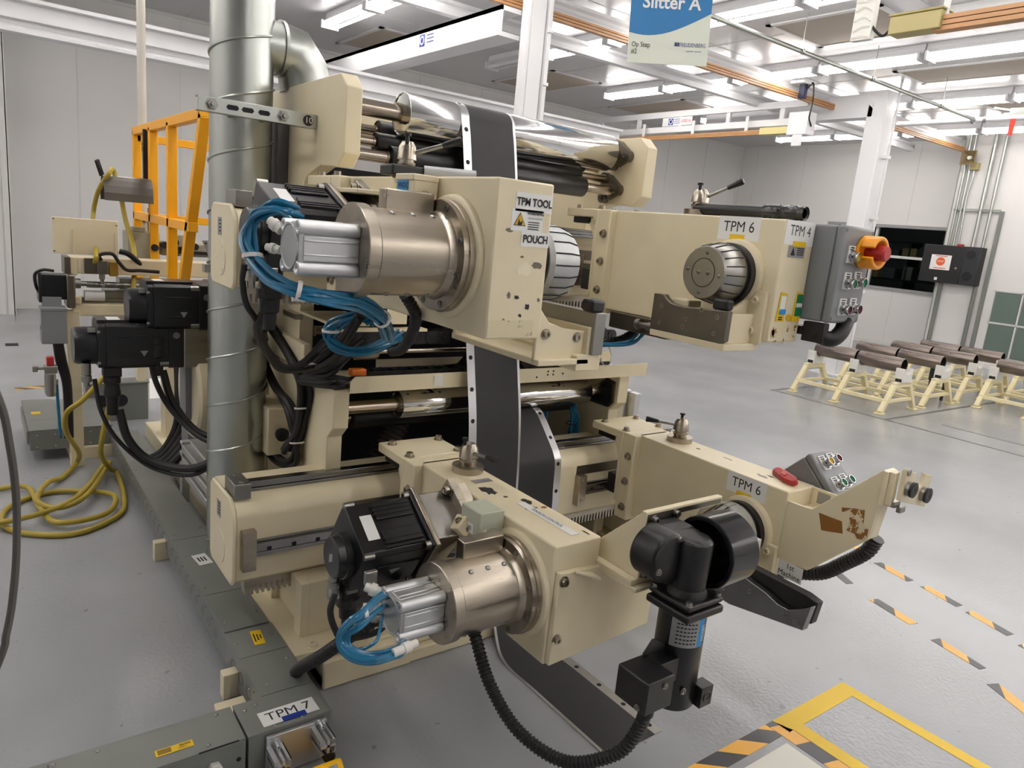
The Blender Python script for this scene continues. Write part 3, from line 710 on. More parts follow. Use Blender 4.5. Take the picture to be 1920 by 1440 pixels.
# two big black drive motors on the left side
def drive_motor(x0, x1, y, z, h, lab):
    """black servo motor lying along x, encoder cap at x0, flange at x1"""
    L = x1-x0
    b = MB(); r = h
    def sq(rr, c): return [(y-rr, z-rr+c), (y-rr+c, z-rr), (y+rr-c, z-rr), (y+rr, z-rr+c), (y+rr, z+rr-c), (y+rr-c, z+rr), (y-rr+c, z+rr), (y-rr, z+rr-c)]
    b.ext(0, sq(h*.96, .012), x0+L*.27, x1-.06); b.ext(0, sq(h, .006), x1-.06, x1)
    b.ext(0, sq(h*.92, .01), x0+L*.2, x0+L*.27)
    for zz in (-.42, .42): b.box((x0+L*.38, y-h*.985, z+h*zz-.003), (x1-.09, y-h*.95, z+h*zz+.003))
    b.box((x0+L*.2, y-h*.6, z+h*.9), (x1-.08, y+h*.6, z+h*1.06))
    o = b.build('drive_motor', 'motor', mc, .003)
    c = MB().lathe((x0, y, z-h*.1), (1, 0, 0), [(0, 0), (0, h*.72), (.015, h*.78), (L*.2, h*.8), (L*.22, h*.6)], 32); c.build('encoder_cap', 'motor', o)
    c = MB()
    for yy, zz in ((-1, .8), (-1, -.8)): c.cyl((x1-.095, y+h*yy*.86, z+h*zz), (x1-.06, y+h*yy*.86, z+h*zz), .013, 12)
    c.bolt((x1-.03, y-h, z+h*.45), (0, -1, 0), .01, .006); c.screw((x0+L*.21, y-h*.9, z+h*.6), (0, -1, 0), .008); c.screw((x0+L*.21, y-h*.9, z-h*.7), (0, -1, 0), .008)
    c.box((x0+L*.12, y-h*.6, z+h*.55), (x0+L*.19, y-h*.5, z+h*.72)); c.build('screw', 'steel', o)
    n = MB().prism([(x0+L*.58, y-h*.99, z-.02), (x0+L*.58+.03, y-h*.99, z-.02), (x0+L*.58+.015, y-h*.99, z-.045)], (0, -.001, 0)); n.build('warning_mark', 'silverlabel', o)
    n = MB().box((x0+L*.3, y-h*.5, z+h*1.06), (x0+L*.42, y+h*.3, z+h*1.065)); n.build('label_sticker', 'paper', o)
    k = MB(); xk = x0+L*.33
    k.box((xk-.035, y-h*.75, z-h*1.35), (xk+.035, y-h*.2, z-h*.9)); k.lathe((xk, y-h*.5, z-h*1.35), (0, 0, -1), [(0, .034), (.03, .034), (.03, .029), (.06, .031), (.065, .034), (.085, .034), (.09, .026), (.17, .022), (.17, 0)], 18)
    k.build('power_connector', 'blackpl', o, .003)
    k = MB(); xk = x0+L*.1
    k.lathe((xk, y-h*.5, z-h*.75), (0, 0, -1), [(0, .018), (.05, .018), (.05, .014), (.055, .02), (.08, .02), (.08, .012), (.1, .012), (.1, 0)], 14); k.build('encoder_connector', 'steel', o)
    return o
drive_motor(.53, .86, 3.44, 1.135, .1, '')
drive_motor(.33, .74, 3.46, .965, .1, '')
b = MB().box((.74, 3.36, .865), (.86, 3.56, 1.065)).build('gearbox', 'nickel', mc, .005)
b = MB().box((.86, 3.33, .83), (1.03, 3.6, 1.1)).box((.86, 3.34, 1.04), (1.03, 3.55, 1.24)); b.build('gearbox', 'dsteel', mc, .006)
b = MB().box((.74, 3.4, 1.066), (.85, 3.5, 1.085)); b.build('gearbox_cover', 'chrome', mc, .003)
def cable(pts, r, name='cable', m='cable', parent=mc, seg=8):
    return MB().tube(cr(pts, seg), r, 10).build(name, m, parent)
cable([(.6, 3.39, .98), (.63, 3.37, .8), (.7, 3.33, .66), (.8, 3.2, .57), (.92, 3.05, .6), (.98, 2.98, .7)], .012)
cable([(.66, 3.39, .85), (.7, 3.36, .7), (.8, 3.25, .58), (.95, 3.1, .62)], .016)
cable([(.49, 3.41, .68), (.52, 3.38, .55), (.6, 3.33, .46), (.74, 3.2, .45), (.85, 3.1, .55), (.9, 3.0, .72), (.95, 2.97, .8)], .018)
cable([(.40, 3.41, .82), (.42, 3.4, .68), (.48, 3.38, .55), (.6, 3.33, .43), (.74, 3.2, .42), (.85, 3.12, .52)], .009)
b = MB()                                                            # fat black cables dropping into the trunking
for k in range(5):
    b.tube(cr([(.90+.02*k, 4.25-.05*k, .85), (.90+.018*k, 4.2-.05*k, .55), (.89+.016*k, 4.2-.05*k, .36), (.84, 4.25-.06*k, .21), (.79, 4.32-.06*k, .14), (.74, 4.36-.06*k, .12)], 8), .024, 10)
b.build('cable_bundle', 'cable', mc)
# round cream blower casing and aluminium stand behind the duct
b = MB().lathe((.79, 3.5, .72), (1, 0, 0), [(0, 0), (0, .2), (.012, .215), (.16, .215), (.175, .2), (.175, 0)], 40); bl = b.build('blower_casing', 'cream', mc)
b = MB().box((.765, 3.44, .60), (.79, 3.56, .86)); b.build('blower_mount', 'greybox', bl, .003)
sticker((.789, 3.58, .62), (0, -1, 0), (0, 0, 1), .05, .1, 'silverlabel', bl)
b = MB()
for z in (.27, .33, .39): b.box((.80, 2.95, z-.018), (.84, 3.72, z+.018))
for y in (2.95, 3.68): b.box((.80, y, .1), (.84, y+.04, .42))
b.box((.84, 2.95, .40), (.98, 3.72, .42)); b.build('aluminium_stand', 'alu', mc, .003)
MB().box((.88, 3.9, .2), (.98, 4.05, 1.0)).build('grey_upright', 'greybox', mc)

# black cable looms at the left frame and blue tube coils under the upper arm
bundle([(.955, 2.05, 1.30), (.96, 2.2, 1.18), (.97, 2.4, 1.08), (.99, 2.55, 1.02), (1.0, 2.5, 1.02), (1.02, 2.42, 1.05), (1.08, 2.41, 1.10), (1.15, 2.41, 1.15)], 3, .011, .014, 'cable', 'cable_loom', mc, 4)
bundle([(.97, 3.1, 1.2), (.98, 2.9, 1.1), (.99, 2.7, 1.02), (1.0, 2.6, .96), (1.0, 2.62, .85), (1.0, 2.66, .72), (.99, 2.72, .64)], 4, .012, .02, 'cable', 'cable_loom', mc, 5)
bundle([(.99, 2.6, .97), (1.02, 2.42, 1.0), (1.06, 2.4, 1.0), (1.12, 2.45, .99), (1.3, 2.5, .985)], 5, .011, .016, 'cable', 'cable_loom', mc, 6)
bundle([(.98, 3.0, .94), (.985, 2.85, .87), (.99, 2.72, .83), (1.0, 2.66, .72), (1.0, 2.68, .62), (.99, 2.8, .58), (.98, 2.95, .6)], 3, .012, .018, 'cable', 'cable_loom', mc, 7)
b = MB()
for p in ((1.0, 2.62, .85), (1.0, 2.66, .7), (.97, 2.45, 1.06)): b.lathe(p, (0, .2, 1), [(0, .028), (.007, .03)], 12)
b.each('cable_tie', 'nylon', mc)
b = MB().box((1.1, 2.405, 1.02), (1.16, 2.44, 1.045)); b.build('orange_plug', 'orange', mc, .004)

# machine feet on the right and a small aluminium upright
b = MB().box((2.62, 2.42, .0), (2.66, 2.47, .86)).box((2.60, 2.47, .0), (2.64, 2.52, .87)); b.build('aluminium_upright', 'alu', mc, .004)

# ---------------------------------------------------------------- the two film webs
def web(path, x0, x1, label, loc, lw, rw, shift=None):
    """film strip: path is (y, z) along the strip; lw, rw widths of the silver edges, the wide one is punched"""
    t = thing('film_web', label, 'film', loc)
    P = cr([(shift[i] if shift else 0, y, z) for i, (y, z) in enumerate(path)], 6); T = []
    for i in range(len(P)):
        d = (P[min(i+1, len(P)-1)]-P[max(i-1, 0)]); d.x = 0; d.normalize(); T.append(V((0, -d.z, d.y)))
    th = .0012
    def strip(xa, xb, lift=0.):
        b = MB(); vs = []; fs = []
        for p, n in zip(P, T):
            for x, s in ((xa, 1), (xb, 1), (xb, -1), (xa, -1)): vs.append(V((x+p.x, p.y, p.z))+n*(th*s/2+lift*s))
        for i in range(len(P)-1):
            for k in range(4): j = (k+1) % 4; fs.append((4*i+k, 4*i+j, 4*i+4+j, 4*i+4+k))
        fs += [(3,2,1,0), tuple(4*(len(P)-1)+k for k in range(4))]
        return b.add(vs, fs)
    strip(x0+lw, x1-rw).build('film_sheet', 'web', t, 0, 60)
    for xa, xb in ((x0, x0+lw), (x1-rw, x1)):
        e = strip(xa, xb).build('foil_edge', 'foil', t, 0, 60)
        if xb-xa < .02: continue
        h = MB(); L = .03
        for i in range(1, len(P)):
            s = (P[i]-P[i-1]).length
            while L < s:
                c = P[i-1].lerp(P[i], L/s); n = T[i]
                for sg in (1, -1): h.lathe(((xa+xb)/2+c.x, c.y+n.y*sg*(th/2), c.z+n.z*sg*(th/2)), n*sg, [(0, 0), (0, .009), (.0004, .009), (.0004, 0)], 12)
                L += .125
            L -= s
        h.build('punched_hole', 'hole', e)
    return t
web([(2.66, 1.978), (2.645, 2.02), (2.61, 2.05), (2.575, 2.0585), (2.53, 2.044), (2.503, 2.015), (2.492, 1.978), (2.47, 1.9), (2.42, 1.66), (2.345, 1.2), (2.31, 1.03), (2.272, .85), (2.25, .65), (2.24, .45), (2.235, .3)],
    1.54, 1.795, 'black film strip hanging straight down from the large top chrome roller', (1.67, 2.3, .3), .036, .011)
pw = [(2.56, .875), (2.553, .85), (2.53, .823), (2.5, .8165), (2.47, .814), (2.43, .79), (2.34, .70), (2.30, .655), (2.282, .61), (2.277, .5), (2.272, .40), (2.24, .28), (2.15, .13), (2.02, .035), (1.9, .006), (1.72, .003), (1.5, .003), (1.34, .003)]
web(pw, 1.80, 2.055, 'black film strip draped over the lower slide beam and out along the floor', (1.93, 2.3, 0), .011, .036, [0]*11+[-.05, -.15, -.22, -.26, -.26, -.26, -.26])
# ---------------------------------------------------------------- winding arms
def rx(c, deg):
    """rotation about the x direction through point c=(y, z)"""
    c = V((0, c[0], c[1])); return Matrix.Translation(c) @ Matrix.Rotation(math.radians(deg), 4, 'X') @ Matrix.Translation(-c)
def sk(s, d):
    f = s/2.4; return tuple(V((0, 0, EYE))+(V(d)-V((0, 0, EYE)))*s)
def arm_root(label, x0, x1, yf, yb, zt, zb, gx):
    """arm body, rear flange and the bracket plate that rides on the slide beam"""
    t = thing('winding_arm', label, 'winding arm', ((x0+x1)/2, yf, zb), 'winding arms on the slide beams')
    MB().box((x0, yf, zb), (x1, yb+.02, zt)).build('arm_body', 'cream', t, .005)
    b = MB().box((x0-.035, yb, zb-.02), (x1+.015, yb+.075, zt))
    b.ext(0, [(yb+.075, zt), (yb+.28, zt), (yb+.28, zt-.035), (yb+.11, zt-.035), (yb+.095, zt-.05), (yb+.09, zb+.05), (yb+.075, zb+.05)], x0-.035, x1+.05)
    b.ext(0, [(yb+.09, zt-.035), (yb+.16, zt-.035), (yb+.092, zt-.15)], x0-.02, x0-.005)
    fl = b.build('mounting_bracket', 'cream', t, .005)
    for z in (zt-.10, zt-.215, zt-.335): MB().bolt((x0-.035, yb+.03, z), (-1, 0, 0), .0125, .014).build('bolt', 'nickel', fl)
    for x, y in ((x0-.005, yb+.09), (x0+.0, yb+.235), (x1+.03, yb+.09), (x1+.03, yb+.235)): MB().bolt((x, y, zt), (0, 0, 1), .0125, .016).build('bolt', 'nickel', fl)
    b = MB().box((x0-.02, yb+.13, zt-.062), (x0+.05, yb+.25, zt-.036)).box((x0-.02, yb+.09, zb+.07), (x0+.06, yb+.155, zb+.16)); b.each('guide_carriage', 'blackpl', t, .004)
    return t
def clamp_lever(t, x, y, z, ld, lift=.06, r=.055):
    """round flange, conical hub and lever with black grip"""
    b = MB().lathe((x, y, z), (0, 0, 1), [(0, 0), (0, r), (.022, r), (.022, r*.5), (.028, r*.52), (.035, r*.58), (.042, r*.58), (.042, r*.48), (.05, r*.48), (.05, r*.62), (.085, r*.55), (.1, r*.35), (.102, 0)], 32)
    o = b.build('clamp_hub', 'nickel', t)
    d = V((ld[0], ld[1], 0)).normalized(); p0 = V((x, y, z+.07))+d*.02; p1 = p0+d*.085+V((0, 0, lift*.6)); p2 = p1+d*.055+V((0, 0, lift*.4))
    MB().cyl(p0, p1, .0065, 12).build('lever', 'steel', o)
    MB().lathe(p1-(p2-p1)*.1, p2-p1, [(0, 0), (0, .008), ((p2-p1).length*.9, .013), ((p2-p1).length, .011), ((p2-p1).length, 0)], 14).build('lever_grip', 'blackpl', o)
    MB().lathe((x+d.y*.02, y-d.x*.02, z+.095), (0, 0, 1), [(0, 0), (0, .006), (.018, .006), (.018, .011), (.026, .011), (.028, 0)], 12).build('index_pin', 'blackpl', o)
def drive_side(t, xa, y, z, xd, xc, s):
    """nickel housing with flange on the arm face at xa; disc at xd; air cylinder from xd to xc"""
    b = MB().lathe((xa, y, z), (-1, 0, 0), [(0, .158), (.012, .155), (.016, .148), (.016, 0)], 48); b.build('welded_boss', 'cream', t)
    L = xa-xd
    b = MB().lathe((xa, y, z), (-1, 0, 0), [(.016, 0), (.016, .143), (.03, .143), (.031, .139), (.046, .139), (.047, .112), (.055, .108), (.065, .106), (.066, .104), (L-.035, .104), (L-.034, .1), (L-.031, .1), (L-.03, .111), (L-.002, .111), (L, .109), (L, 0)], 64)
    h = b.build('shaft_housing', 'nickel', t, 0, 30)
    b = MB()
    for a in (20, 70, 110, 160, 200, 250, 290, 340):
        a = math.radians(a); b.bolt((xa-.046, y+.125*math.cos(a), z+.125*math.sin(a)), (-1, 0, 0), .008, .004)
    b.each('flange_bolt', 'steel', h, 0, 2)
    b = MB()
    for a in (115, 248):
        for k in range(3):
            aa = math.radians(a); d = V((0, math.cos(aa), math.sin(aa))); b.screw(V((xa-.085-k*.055, y, z))+d*.104, d, .008, .005)
    b.each('cover_screw', 'steel', h)
    b = MB().box((xa-.185, y+.012, z+.09), (xa-.05, y+.052, z+.152)); b.build('terminal_block', 'nickel', h, .003)
    # air cylinder
    q = s/2; L = xd-xc; rr = .0165
    b = MB()
    b.ext(0, [(y-q+.03, z-q+.012), (y-q+.012, z-q+.03), (y-q+.012, z+q-.03), (y-q+.03, z+q-.012), (y+q-.03, z+q-.012), (y+q-.012, z+q-.03), (y+q-.012, z-q+.03), (y+q-.03, z-q+.012)], xc+.012, xd)
    b.box((xc+.012, y-q+.006, z-q*.45), (xd, y+q-.006, z+q*.45)); b.box((xc+.012, y-q*.45, z-q+.006), (xd, y+q*.45, z+q-.006))
    for sy in (-1, 1):
        for sz in (-1, 1):
            b.lathe((xc, y+sy*(q-rr), z+sz*(q-rr)), (1, 0, 0), [(.012, 0), (0, rr*.55), (0, rr), (L, rr), (L, 0)], 20)
    for zz in (-.22, .28): b.box((xc+.014, y-q+.003, z+q*zz-.002), (xd, y-q+.007, z+q*zz+.002)).box((xc+.014, y+q*zz-.002, z+q-.007), (xd, y+q*zz+.002, z+q-.003))
    c = b.build('air_cylinder', 'alu', t, .002)
    b = MB().ext(0, [(y-q+.008, z-q+.03), (y-q+.03, z-q+.008), (y+q-.03, z-q+.008), (y+q-.008, z-q+.03), (y+q-.008, z+q-.03), (y+q-.03, z+q-.008), (y-q+.03, z+q-.008), (y-q+.008, z+q-.03)], xc+.002, xc+.014)
    b.lathe((xc+.002, y, z), (-1, 0, 0), [(0, q*.86), (.004, q*.86), (.004, q*.8), (.0015, q*.79), (.0015, 0)], 40)
    b.build('cylinder_cap', 'aluflat', c, .002)
    return h, c
def fitting(parent, p, d, r=.012, L=.04, m='ptfe', name='air_fitting'):
    b = MB().lathe(p, d, [(0, 0), (0, r), (L*.4, r), (L*.4, r*1.25), (L*.7, r*1.25), (L*.7, r*.9), (L, r*.9), (L, 0)], 14); return b.build(name, m, parent)
def servo(t, x0, x1, c, h, deg, xarm, cap=True):
    """servo motor along x, tilted about its axis; flange plate at x1, gearbox towards the arm"""
    y, z = c; X = rx(c, deg)
    b = MB(); b.X = X; L = x1-x0
    b.ext(0, [(y-h, z-h+.012), (y-h+.012, z-h), (y+h-.012, z-h), (y+h, z-h+.012), (y+h, z+h-.012), (y+h-.012, z+h), (y-h+.012, z+h), (y-h, z+h-.012)], x0, x1)
    for sy in (-.8, .8):
        b.box((x0+.075, y-h*.7 if sy < 0 else y+h*.2, z+h), (x1-.01, y-h*.2 if sy < 0 else y+h*.75, z+h+.006))
    b.box((x0+.06, y-h-.004, z-h*.55), (x1-.01, y-h, z+h*.3))
    o = b.build('servo_motor', 'motor', t, .003)
    b = MB(); b.X = X
    for k in range(3): b.box((x0+.07, y-h*.85+k*.014, z+h+.0005), (x1-.012, y-h*.85+k*.014+.006, z+h+.008)); b.box((x0+.07, y+h*.35+k*.014, z+h+.0005), (x1-.012, y+h*.35+k*.014+.006, z+h+.008))
    b.each('cooling_fin', 'motor', o)
    b = MB(); b.X = X
    b.box((x1, y-h*1.12, z-h*1.12), (x1+.012, y+h*1.12, z+h*1.12)); b.build('motor_flange', 'motor', o, .004)
    b = MB(); b.X = X; b.box((x1+.012, y-h*1.15, z-h*1.15), (x1+.028, y+h*1.15, z+h*1.15)); b.build('adapter_plate', 'nickel', o, .004)
    b = MB(); b.X = X
    for sy in (-1, 1):
        for sz in (-1, 1):
            b.lathe((x1, y+sy*h*.97, z+sz*h*.97), (-1, 0, 0), [(0, 0), (0, .013), (.016, .013), (.016, .007), (.006, .006), (.006, 0)], 14)
            b.lathe((x0+.03, y+sy*h*.95, z+sz*h*.95), (-1, 0, 0), [(0, 0), (0, .009), (.03, .009), (.03, 0)], 12)
    b.each('socket_screw', 'steel', o)
    b = MB(); b.X = X; b.lathe((x0, y-h*.15, z-h*.1), (-1, 0, 0), [(0, h*.72), (.02, h*.72), (.022, h*.66), (.042, h*.64), (.045, h*.6), (.045, 0)], 36); b.build('encoder_cap', 'motor', o)
    b = MB(); b.X = X; b.prism([(x0-.0452, y-h*.15, z-h*.1+.02), (x0-.0452, y-h*.15+.012, z-h*.1), (x0-.0452, y-h*.15, z-h*.1-.022), (x0-.0452, y-h*.15-.012, z-h*.1)], (-.0006, 0, 0)); b.build('cap_label', 'silverlabel', o)
    b = MB(); b.X = X; b.box((x0+.03, y-h*.45, z+h), (x0+.066, y+h*.45, z+h+.001)); b.build('label_sticker', 'paper', o)
    b = MB(); b.X = X; b.prism([(x0+.1, y-h-.005, z+.005), (x0+.135, y-h-.005, z+.005), (x0+.115, y-h-.005, z-.02)], (0, -.001, 0)); b.build('warning_mark', 'silverlabel', o)
    p = X @ V((x0-.025, y-h*.3, z-h*.7)); q = p+V((0, -.004, -.1))
    b = MB().lathe(p, q-p, [(0, 0), (0, .015), (.03, .015), (.03, .018), (.048, .018), (.048, .015), (.055, .019), (.08, .019), (.08, .011), (.1, .009)], 16); b.build('encoder_connector', 'steel', o)
    p = X @ V((x0+.03, y-h*.3, z-h)); d = V((0, -.02, -1)).normalized()
    b = MB().box(p+V((-.03, -.03, -.02)), p+V((.03, .03, .05))).lathe(p, d, [(0, 0), (0, .035), (.05, .035), (.05, .029), (.07, .032), (.075, .036), (.1, .036), (.105, .028), (.14, .026), (.145, .02), (.19, .017)], 20); b.build('power_connector', 'blackpl', o)
    # gearbox and fixing plates
    b = MB(); b.X = X; b.box((x1+.028, y-h*.85, z-h*.95), (xarm, y+h*.95, z+h*.98)); b.build('gearbox', 'steel', t, .004)
    b = MB(); b.X = X; b.box((xarm-.075, y-h*1.05, z+h*.7), (xarm-.05, y+h*1.15, z+h*1.35)); b.box((xarm-.05, y-h*1.05, z+h*.95), (xarm, y+h*1.1, z+h*1.05)); 
    for sy in (-.8, .8): b.bolt((xarm-.075, y+sy*h, z+h*1.17), (-1, 0, 0), .014, .02)
    b.build('clamp_plate', 'nickel', t, .003)
    return o
def chuck(t, xa, y, z, sgn, cone=True):
    """expanding core chuck on the arm face at xa pointing along sgn*x"""
    d = (sgn, 0, 0)
    b = MB().lathe((xa, y, z), d, [(0, .125), (.022, .122), (.026, .115), (.026, 0)], 40); b.build('welded_boss', 'cream', t)
    b = MB().lathe((xa, y, z), d, [(.026, 0), (.026, .108), (.05, .108), (.052, .1), (.052, 0)], 48); b.build('seal_ring', 'rubber', t)
    b = MB().lathe((xa, y, z), d, [(.052, 0), (.052, .098), (.075, .104), (.105, .104), (.165, .090), (.170, .087), (.170, .050), (.168, .050), (.168, .047), (.170, .047), (.170, 0)], 64)
    c = b.build('core_chuck', 'steel', t, 0, 22)
    b = MB()
    for k in range(20):
        a = 2*PI*k/20; e = V((0, math.cos(a), math.sin(a))); o = V((xa, y, z))
        b.bar(o+V((sgn*.078, 0, 0))+e*.1038, o+V((sgn*.105, 0, 0))+e*.1038, .0045, .0035).bar(o+V((sgn*.105, 0, 0))+e*.1038, o+V((sgn*.16, 0, 0))+e*.0915, .0045, .0035)
    b.build('expansion_slot', 'hole', c)
    b = MB().lathe((xa+sgn*.1695, y, z), d, [(0, .047), (.0012, .047), (.0012, .0495), (0, .0495)], 40); b.build('cap_groove', 'hole', c)
    b = MB()
    for k in range(4):
        a = PI/2*k+.1; b.screw((xa+sgn*.170, y+.068*math.cos(a), z+.068*math.sin(a)), d, .007, .003)
    for k in (-1, 1): b.screw((xa+sgn*.170, y+.02*k, z), d, .008, .003)
    b.build('cap_screw', 'dsteel', c)
    return c
def cradle(t, x, xa, pts, y0, y1, zb, sgn=-1, pad=None):
    """saddle plate normal to x, carried by a cream welded bracket from the arm face xa"""
    b = MB().ext(0, pts, x, x+.025*(-sgn)); p = b.build('saddle_plate', 'dsteel', t, .002)
    b = MB()
    for k, (y, z) in enumerate(((y0+.03, zb+.085), (y0+.035, zb+.03), ((y0+y1)/2, zb+.06), ((y0+y1)/2+.01, zb+.03), (y1-.04, zb+.09), (y1-.04, zb+.03), (y0+.1, zb+.1))): b.lathe((x, y, z), (sgn, 0, 0), [(0, .0085), (.0015, .0085), (.0015, .005), (-.001, .005), (-.001, 0)], 12)
    b.build('saddle_bolt', 'steel', p)
    b = MB().box((x, y0-.012, zb-.022), (xa, y1, zb)).box((x+.025*(-sgn), y0+.005, zb), (xa, y0+.02, zb+.1)).box((x+.025*(-sgn), y1-.04, zb), (xa, y1-.025, zb+.1))
    b.prism([(x-sgn*.025, y0+.035, zb), (x-sgn*.025, y0+.035, zb+.085), (xa, y0+.035, zb+.16), (xa, y0+.035, zb)], (0, .012, 0))
    b.box((xa+sgn*.016, y0-.03, zb-.0), (xa, y0+.05, zb+.18))
    for zz in (.15, .045): b.bolt((xa+sgn*.016, y0+.005, zb+zz), (sgn, 0, 0), .013, .014)
    b.build('saddle_bracket', 'cream_worn', t, .003)
def wedge_label(o, xd, yd, w, h, s, size, parent, tp=None, sx=1., tpm='tapey', dy=0.):
    k = sticker(o, xd, yd, w, h, 'paper', parent)
    text(s, V(o)+V(yd)*dy, xd, yd, size, 'ink', k, sx=sx)
    if tp:
        u, v, a, c = tp; n = V(xd).cross(V(yd)); sticker(V(o)+V(xd)*u+V(yd)*v+n*.0013, xd, yd, a, c, tpm, k, 'tape_piece')
    return k
def warning(o, xd, yd, s, parent, bg='silverlabel'):
    xd = V(xd).normalized(); yd = V(yd).normalized(); n = xd.cross(yd); o = V(o)
    k = sticker(o, xd, yd, s*1.1, s*1.5, bg, parent, 'warning_sticker')
    c = o+yd*s*.2
    for r, m, t in ((.5, 'ink', .0010), (.42, 'amber', .0014)):
        MB().prism([c+(xd*math.cos(a)+yd*math.sin(a))*s*r*.95+n*.0008-yd*s*.03 for a in (PI/2, PI*7/6, PI*11/6)], n*(t-.0006)).build('triangle', m, k)
    MB().prism([c+xd*s*.03*q[0]+yd*s*.03*q[1]+n*.0014 for q in ((-1, 6), (3, 1), (0, 0), (2, -5), (-3, 1), (0, 2))], n*.0004).build('symbol', 'ink', k)
    for q in range(3): sticker(o-yd*s*(.42+.11*q)+n*.0009, xd, yd, s*.8, s*.05, 'ink', k, 'lettering')
    return k
LY = (0, -1, 0); UPZ = (0, 0, 1)

# ---- upper left arm
UL = arm_root('upper winding arm with face lettered TPM TOOL and POUCH', 1.0, 1.17, 1.437, 2.27, 1.715, 1.330, 0)
hs, cy = drive_side(UL, 1.0, 1.625, 1.515, .722, .578, .122)
servo(UL, .64, .83, (2.02, 1.545), .092, 22, 1.0)
b = MB().box((.86, 1.9, 1.655), (1.0, 2.12, 1.668)); b.build('gearbox_cover', 'cream', UL, .003)
b = MB().lathe((1.17, 1.625, 1.515), (1, 0, 0), [(0, .06), (.05, .06), (.05, .082), (.075, .082), (.08, .078), (.08, 0)], 48); b.build('chuck_disc', 'aluflat', UL)
b = MB().lathe((1.17, 1.625, 1.515), (1, 0, 0), [(.078, .0), (.078, .092), (.083, .092), (.083, 0)], 48); b.build('seal_ring', 'rubber', UL)
b = MB().lathe((1.17, 1.625, 1.515), (1, 0, 0), [(.085, .085), (.085, .098), (.098, .106), (.155, .106), (.195, .094), (.195, 0)], 64); ck = b.build('core_chuck', 'aluflat', UL, 0, 22)
b = MB()
for k in range(20):
    a = 2*PI*k/20; e = V((0, math.cos(a), math.sin(a))); o = V((1.17, 1.625, 1.515))
    b.bar(o+V((.10, 0, 0))+e*.1055, o+V((.155, 0, 0))+e*.1055, .005, .004).bar(o+V((.155, 0, 0))+e*.1055, o+V((.192, 0, 0))+e*.0945, .005, .004)
b.build('expansion_slot', 'hole', ck)
clamp_lever(UL, 1.03, 1.95, 1.715, (.55, -.35), .05, .045)
b = MB().box((.955, 1.89, 1.715), (1.06, 1.97, 1.745)); b.build('lever_base', 'blackpl', UL, .006)
jb = MB().box((.925, 1.705, 1.600), (.999, 1.80, 1.712)).build('junction_box', 'cream', UL, .004)
MB().box((.921, 1.703, 1.697), (.999, 1.802, 1.714)).build('box_lid', 'cream', jb, .003)
k = sticker((.9245, 1.762, 1.684), LY, UPZ, .058, .048, 'labelblue', jb); text('24VDC', (.9236, 1.762, 1.684), LY, UPZ, .022, 'ink', k)
k = sticker((.9245, 1.765, 1.644), LY, UPZ, .042, .028, 'paper', jb); text('JB-04', (.9236, 1.765, 1.644), LY, UPZ, .016, 'ink', k)
MB().lathe((.96, 1.7045, 1.655), (0, -1, 0), [(0, .019), (.0008, .019), (.0008, .0182), (0, .0182)], 24).build('knockout', 'dsteel', jb)
FX = (1, 0, 0)
k = sticker((1.112, 1.437, 1.665), FX, UPZ, .112, .045, 'paper', UL); text('TPM TOOL', (1.112, 1.4362, 1.665), FX, UPZ, .0255, 'ink', k, bold=.0007, sx=.86)
k = sticker((1.125, 1.437, 1.578), FX, UPZ, .088, .036, 'paper', UL); text('POUCH', (1.125, 1.4362, 1.578), FX, UPZ, .026, 'ink', k, bold=.0007, sx=.86)
k = sticker((1.095, 1.437, 1.622), FX, UPZ, .096, .052, 'paper', UL, 'warning_sticker')
for r, m, t in ((.021, 'ink', .0005), (.0175, 'amber', .001)):
    MB().prism([(1.072+r*math.cos(a), 1.4361, 1.619+r*math.sin(a)) for a in (PI/2, PI*7/6, PI*11/6)], (0, -t, 0)).build('triangle', m, k)
MB().prism([(1.072+q[0]*.003, 1.435, 1.617+q[1]*.003) for q in ((-2, -1), (-1, 3), (0, 0), (3, 1), (2, -2), (-2, -3))], (0, -.0004, 0)).build('symbol', 'ink', k)
text('WARNING', (1.118, 1.4361, 1.640), FX, UPZ, .0105, 'ink', k, bold=.0004); text('CRUSH HAZARD', (1.118, 1.4361, 1.628), FX, UPZ, .0062, 'ink', k)
for q in range(4): sticker((1.115, 1.4361, 1.619-.0055*q), FX, UPZ, .034, .002, 'ink', k, 'lettering')
for i, (x, z, w, h) in enumerate(((1.09, 1.535, .014, .01), (1.14, 1.515, .05, .02), (1.06, 1.44, .012, .02), (1.085, 1.435, .02, .012), (1.12, 1.412, .018, .018), (1.05, 1.375, .016, .018), (1.1, 1.39, .012, .012), (1.045, 1.595, .03, .012), (1.155, 1.43, .01, .014))):
    blob((x, 1.437, z), FX, UPZ, w, h, 'scuff' if i in (4, 3, 6) else 'dsteel', UL, 'paint_chip', 12, i+5)
blob((1.1, 1.437, 1.505), FX, UPZ, .05, .045, mat('pale_tape_residue', (232, 222, 196), .5), UL, 'tape_residue', 10, 3)
b = MB().box((1.005, 1.4362, 1.338), (1.145, 1.437, 1.378)); b.build('worn_patch', worn('worn_patch_paint', (214, 202, 168), (170, 158, 128), .55, 20), UL)
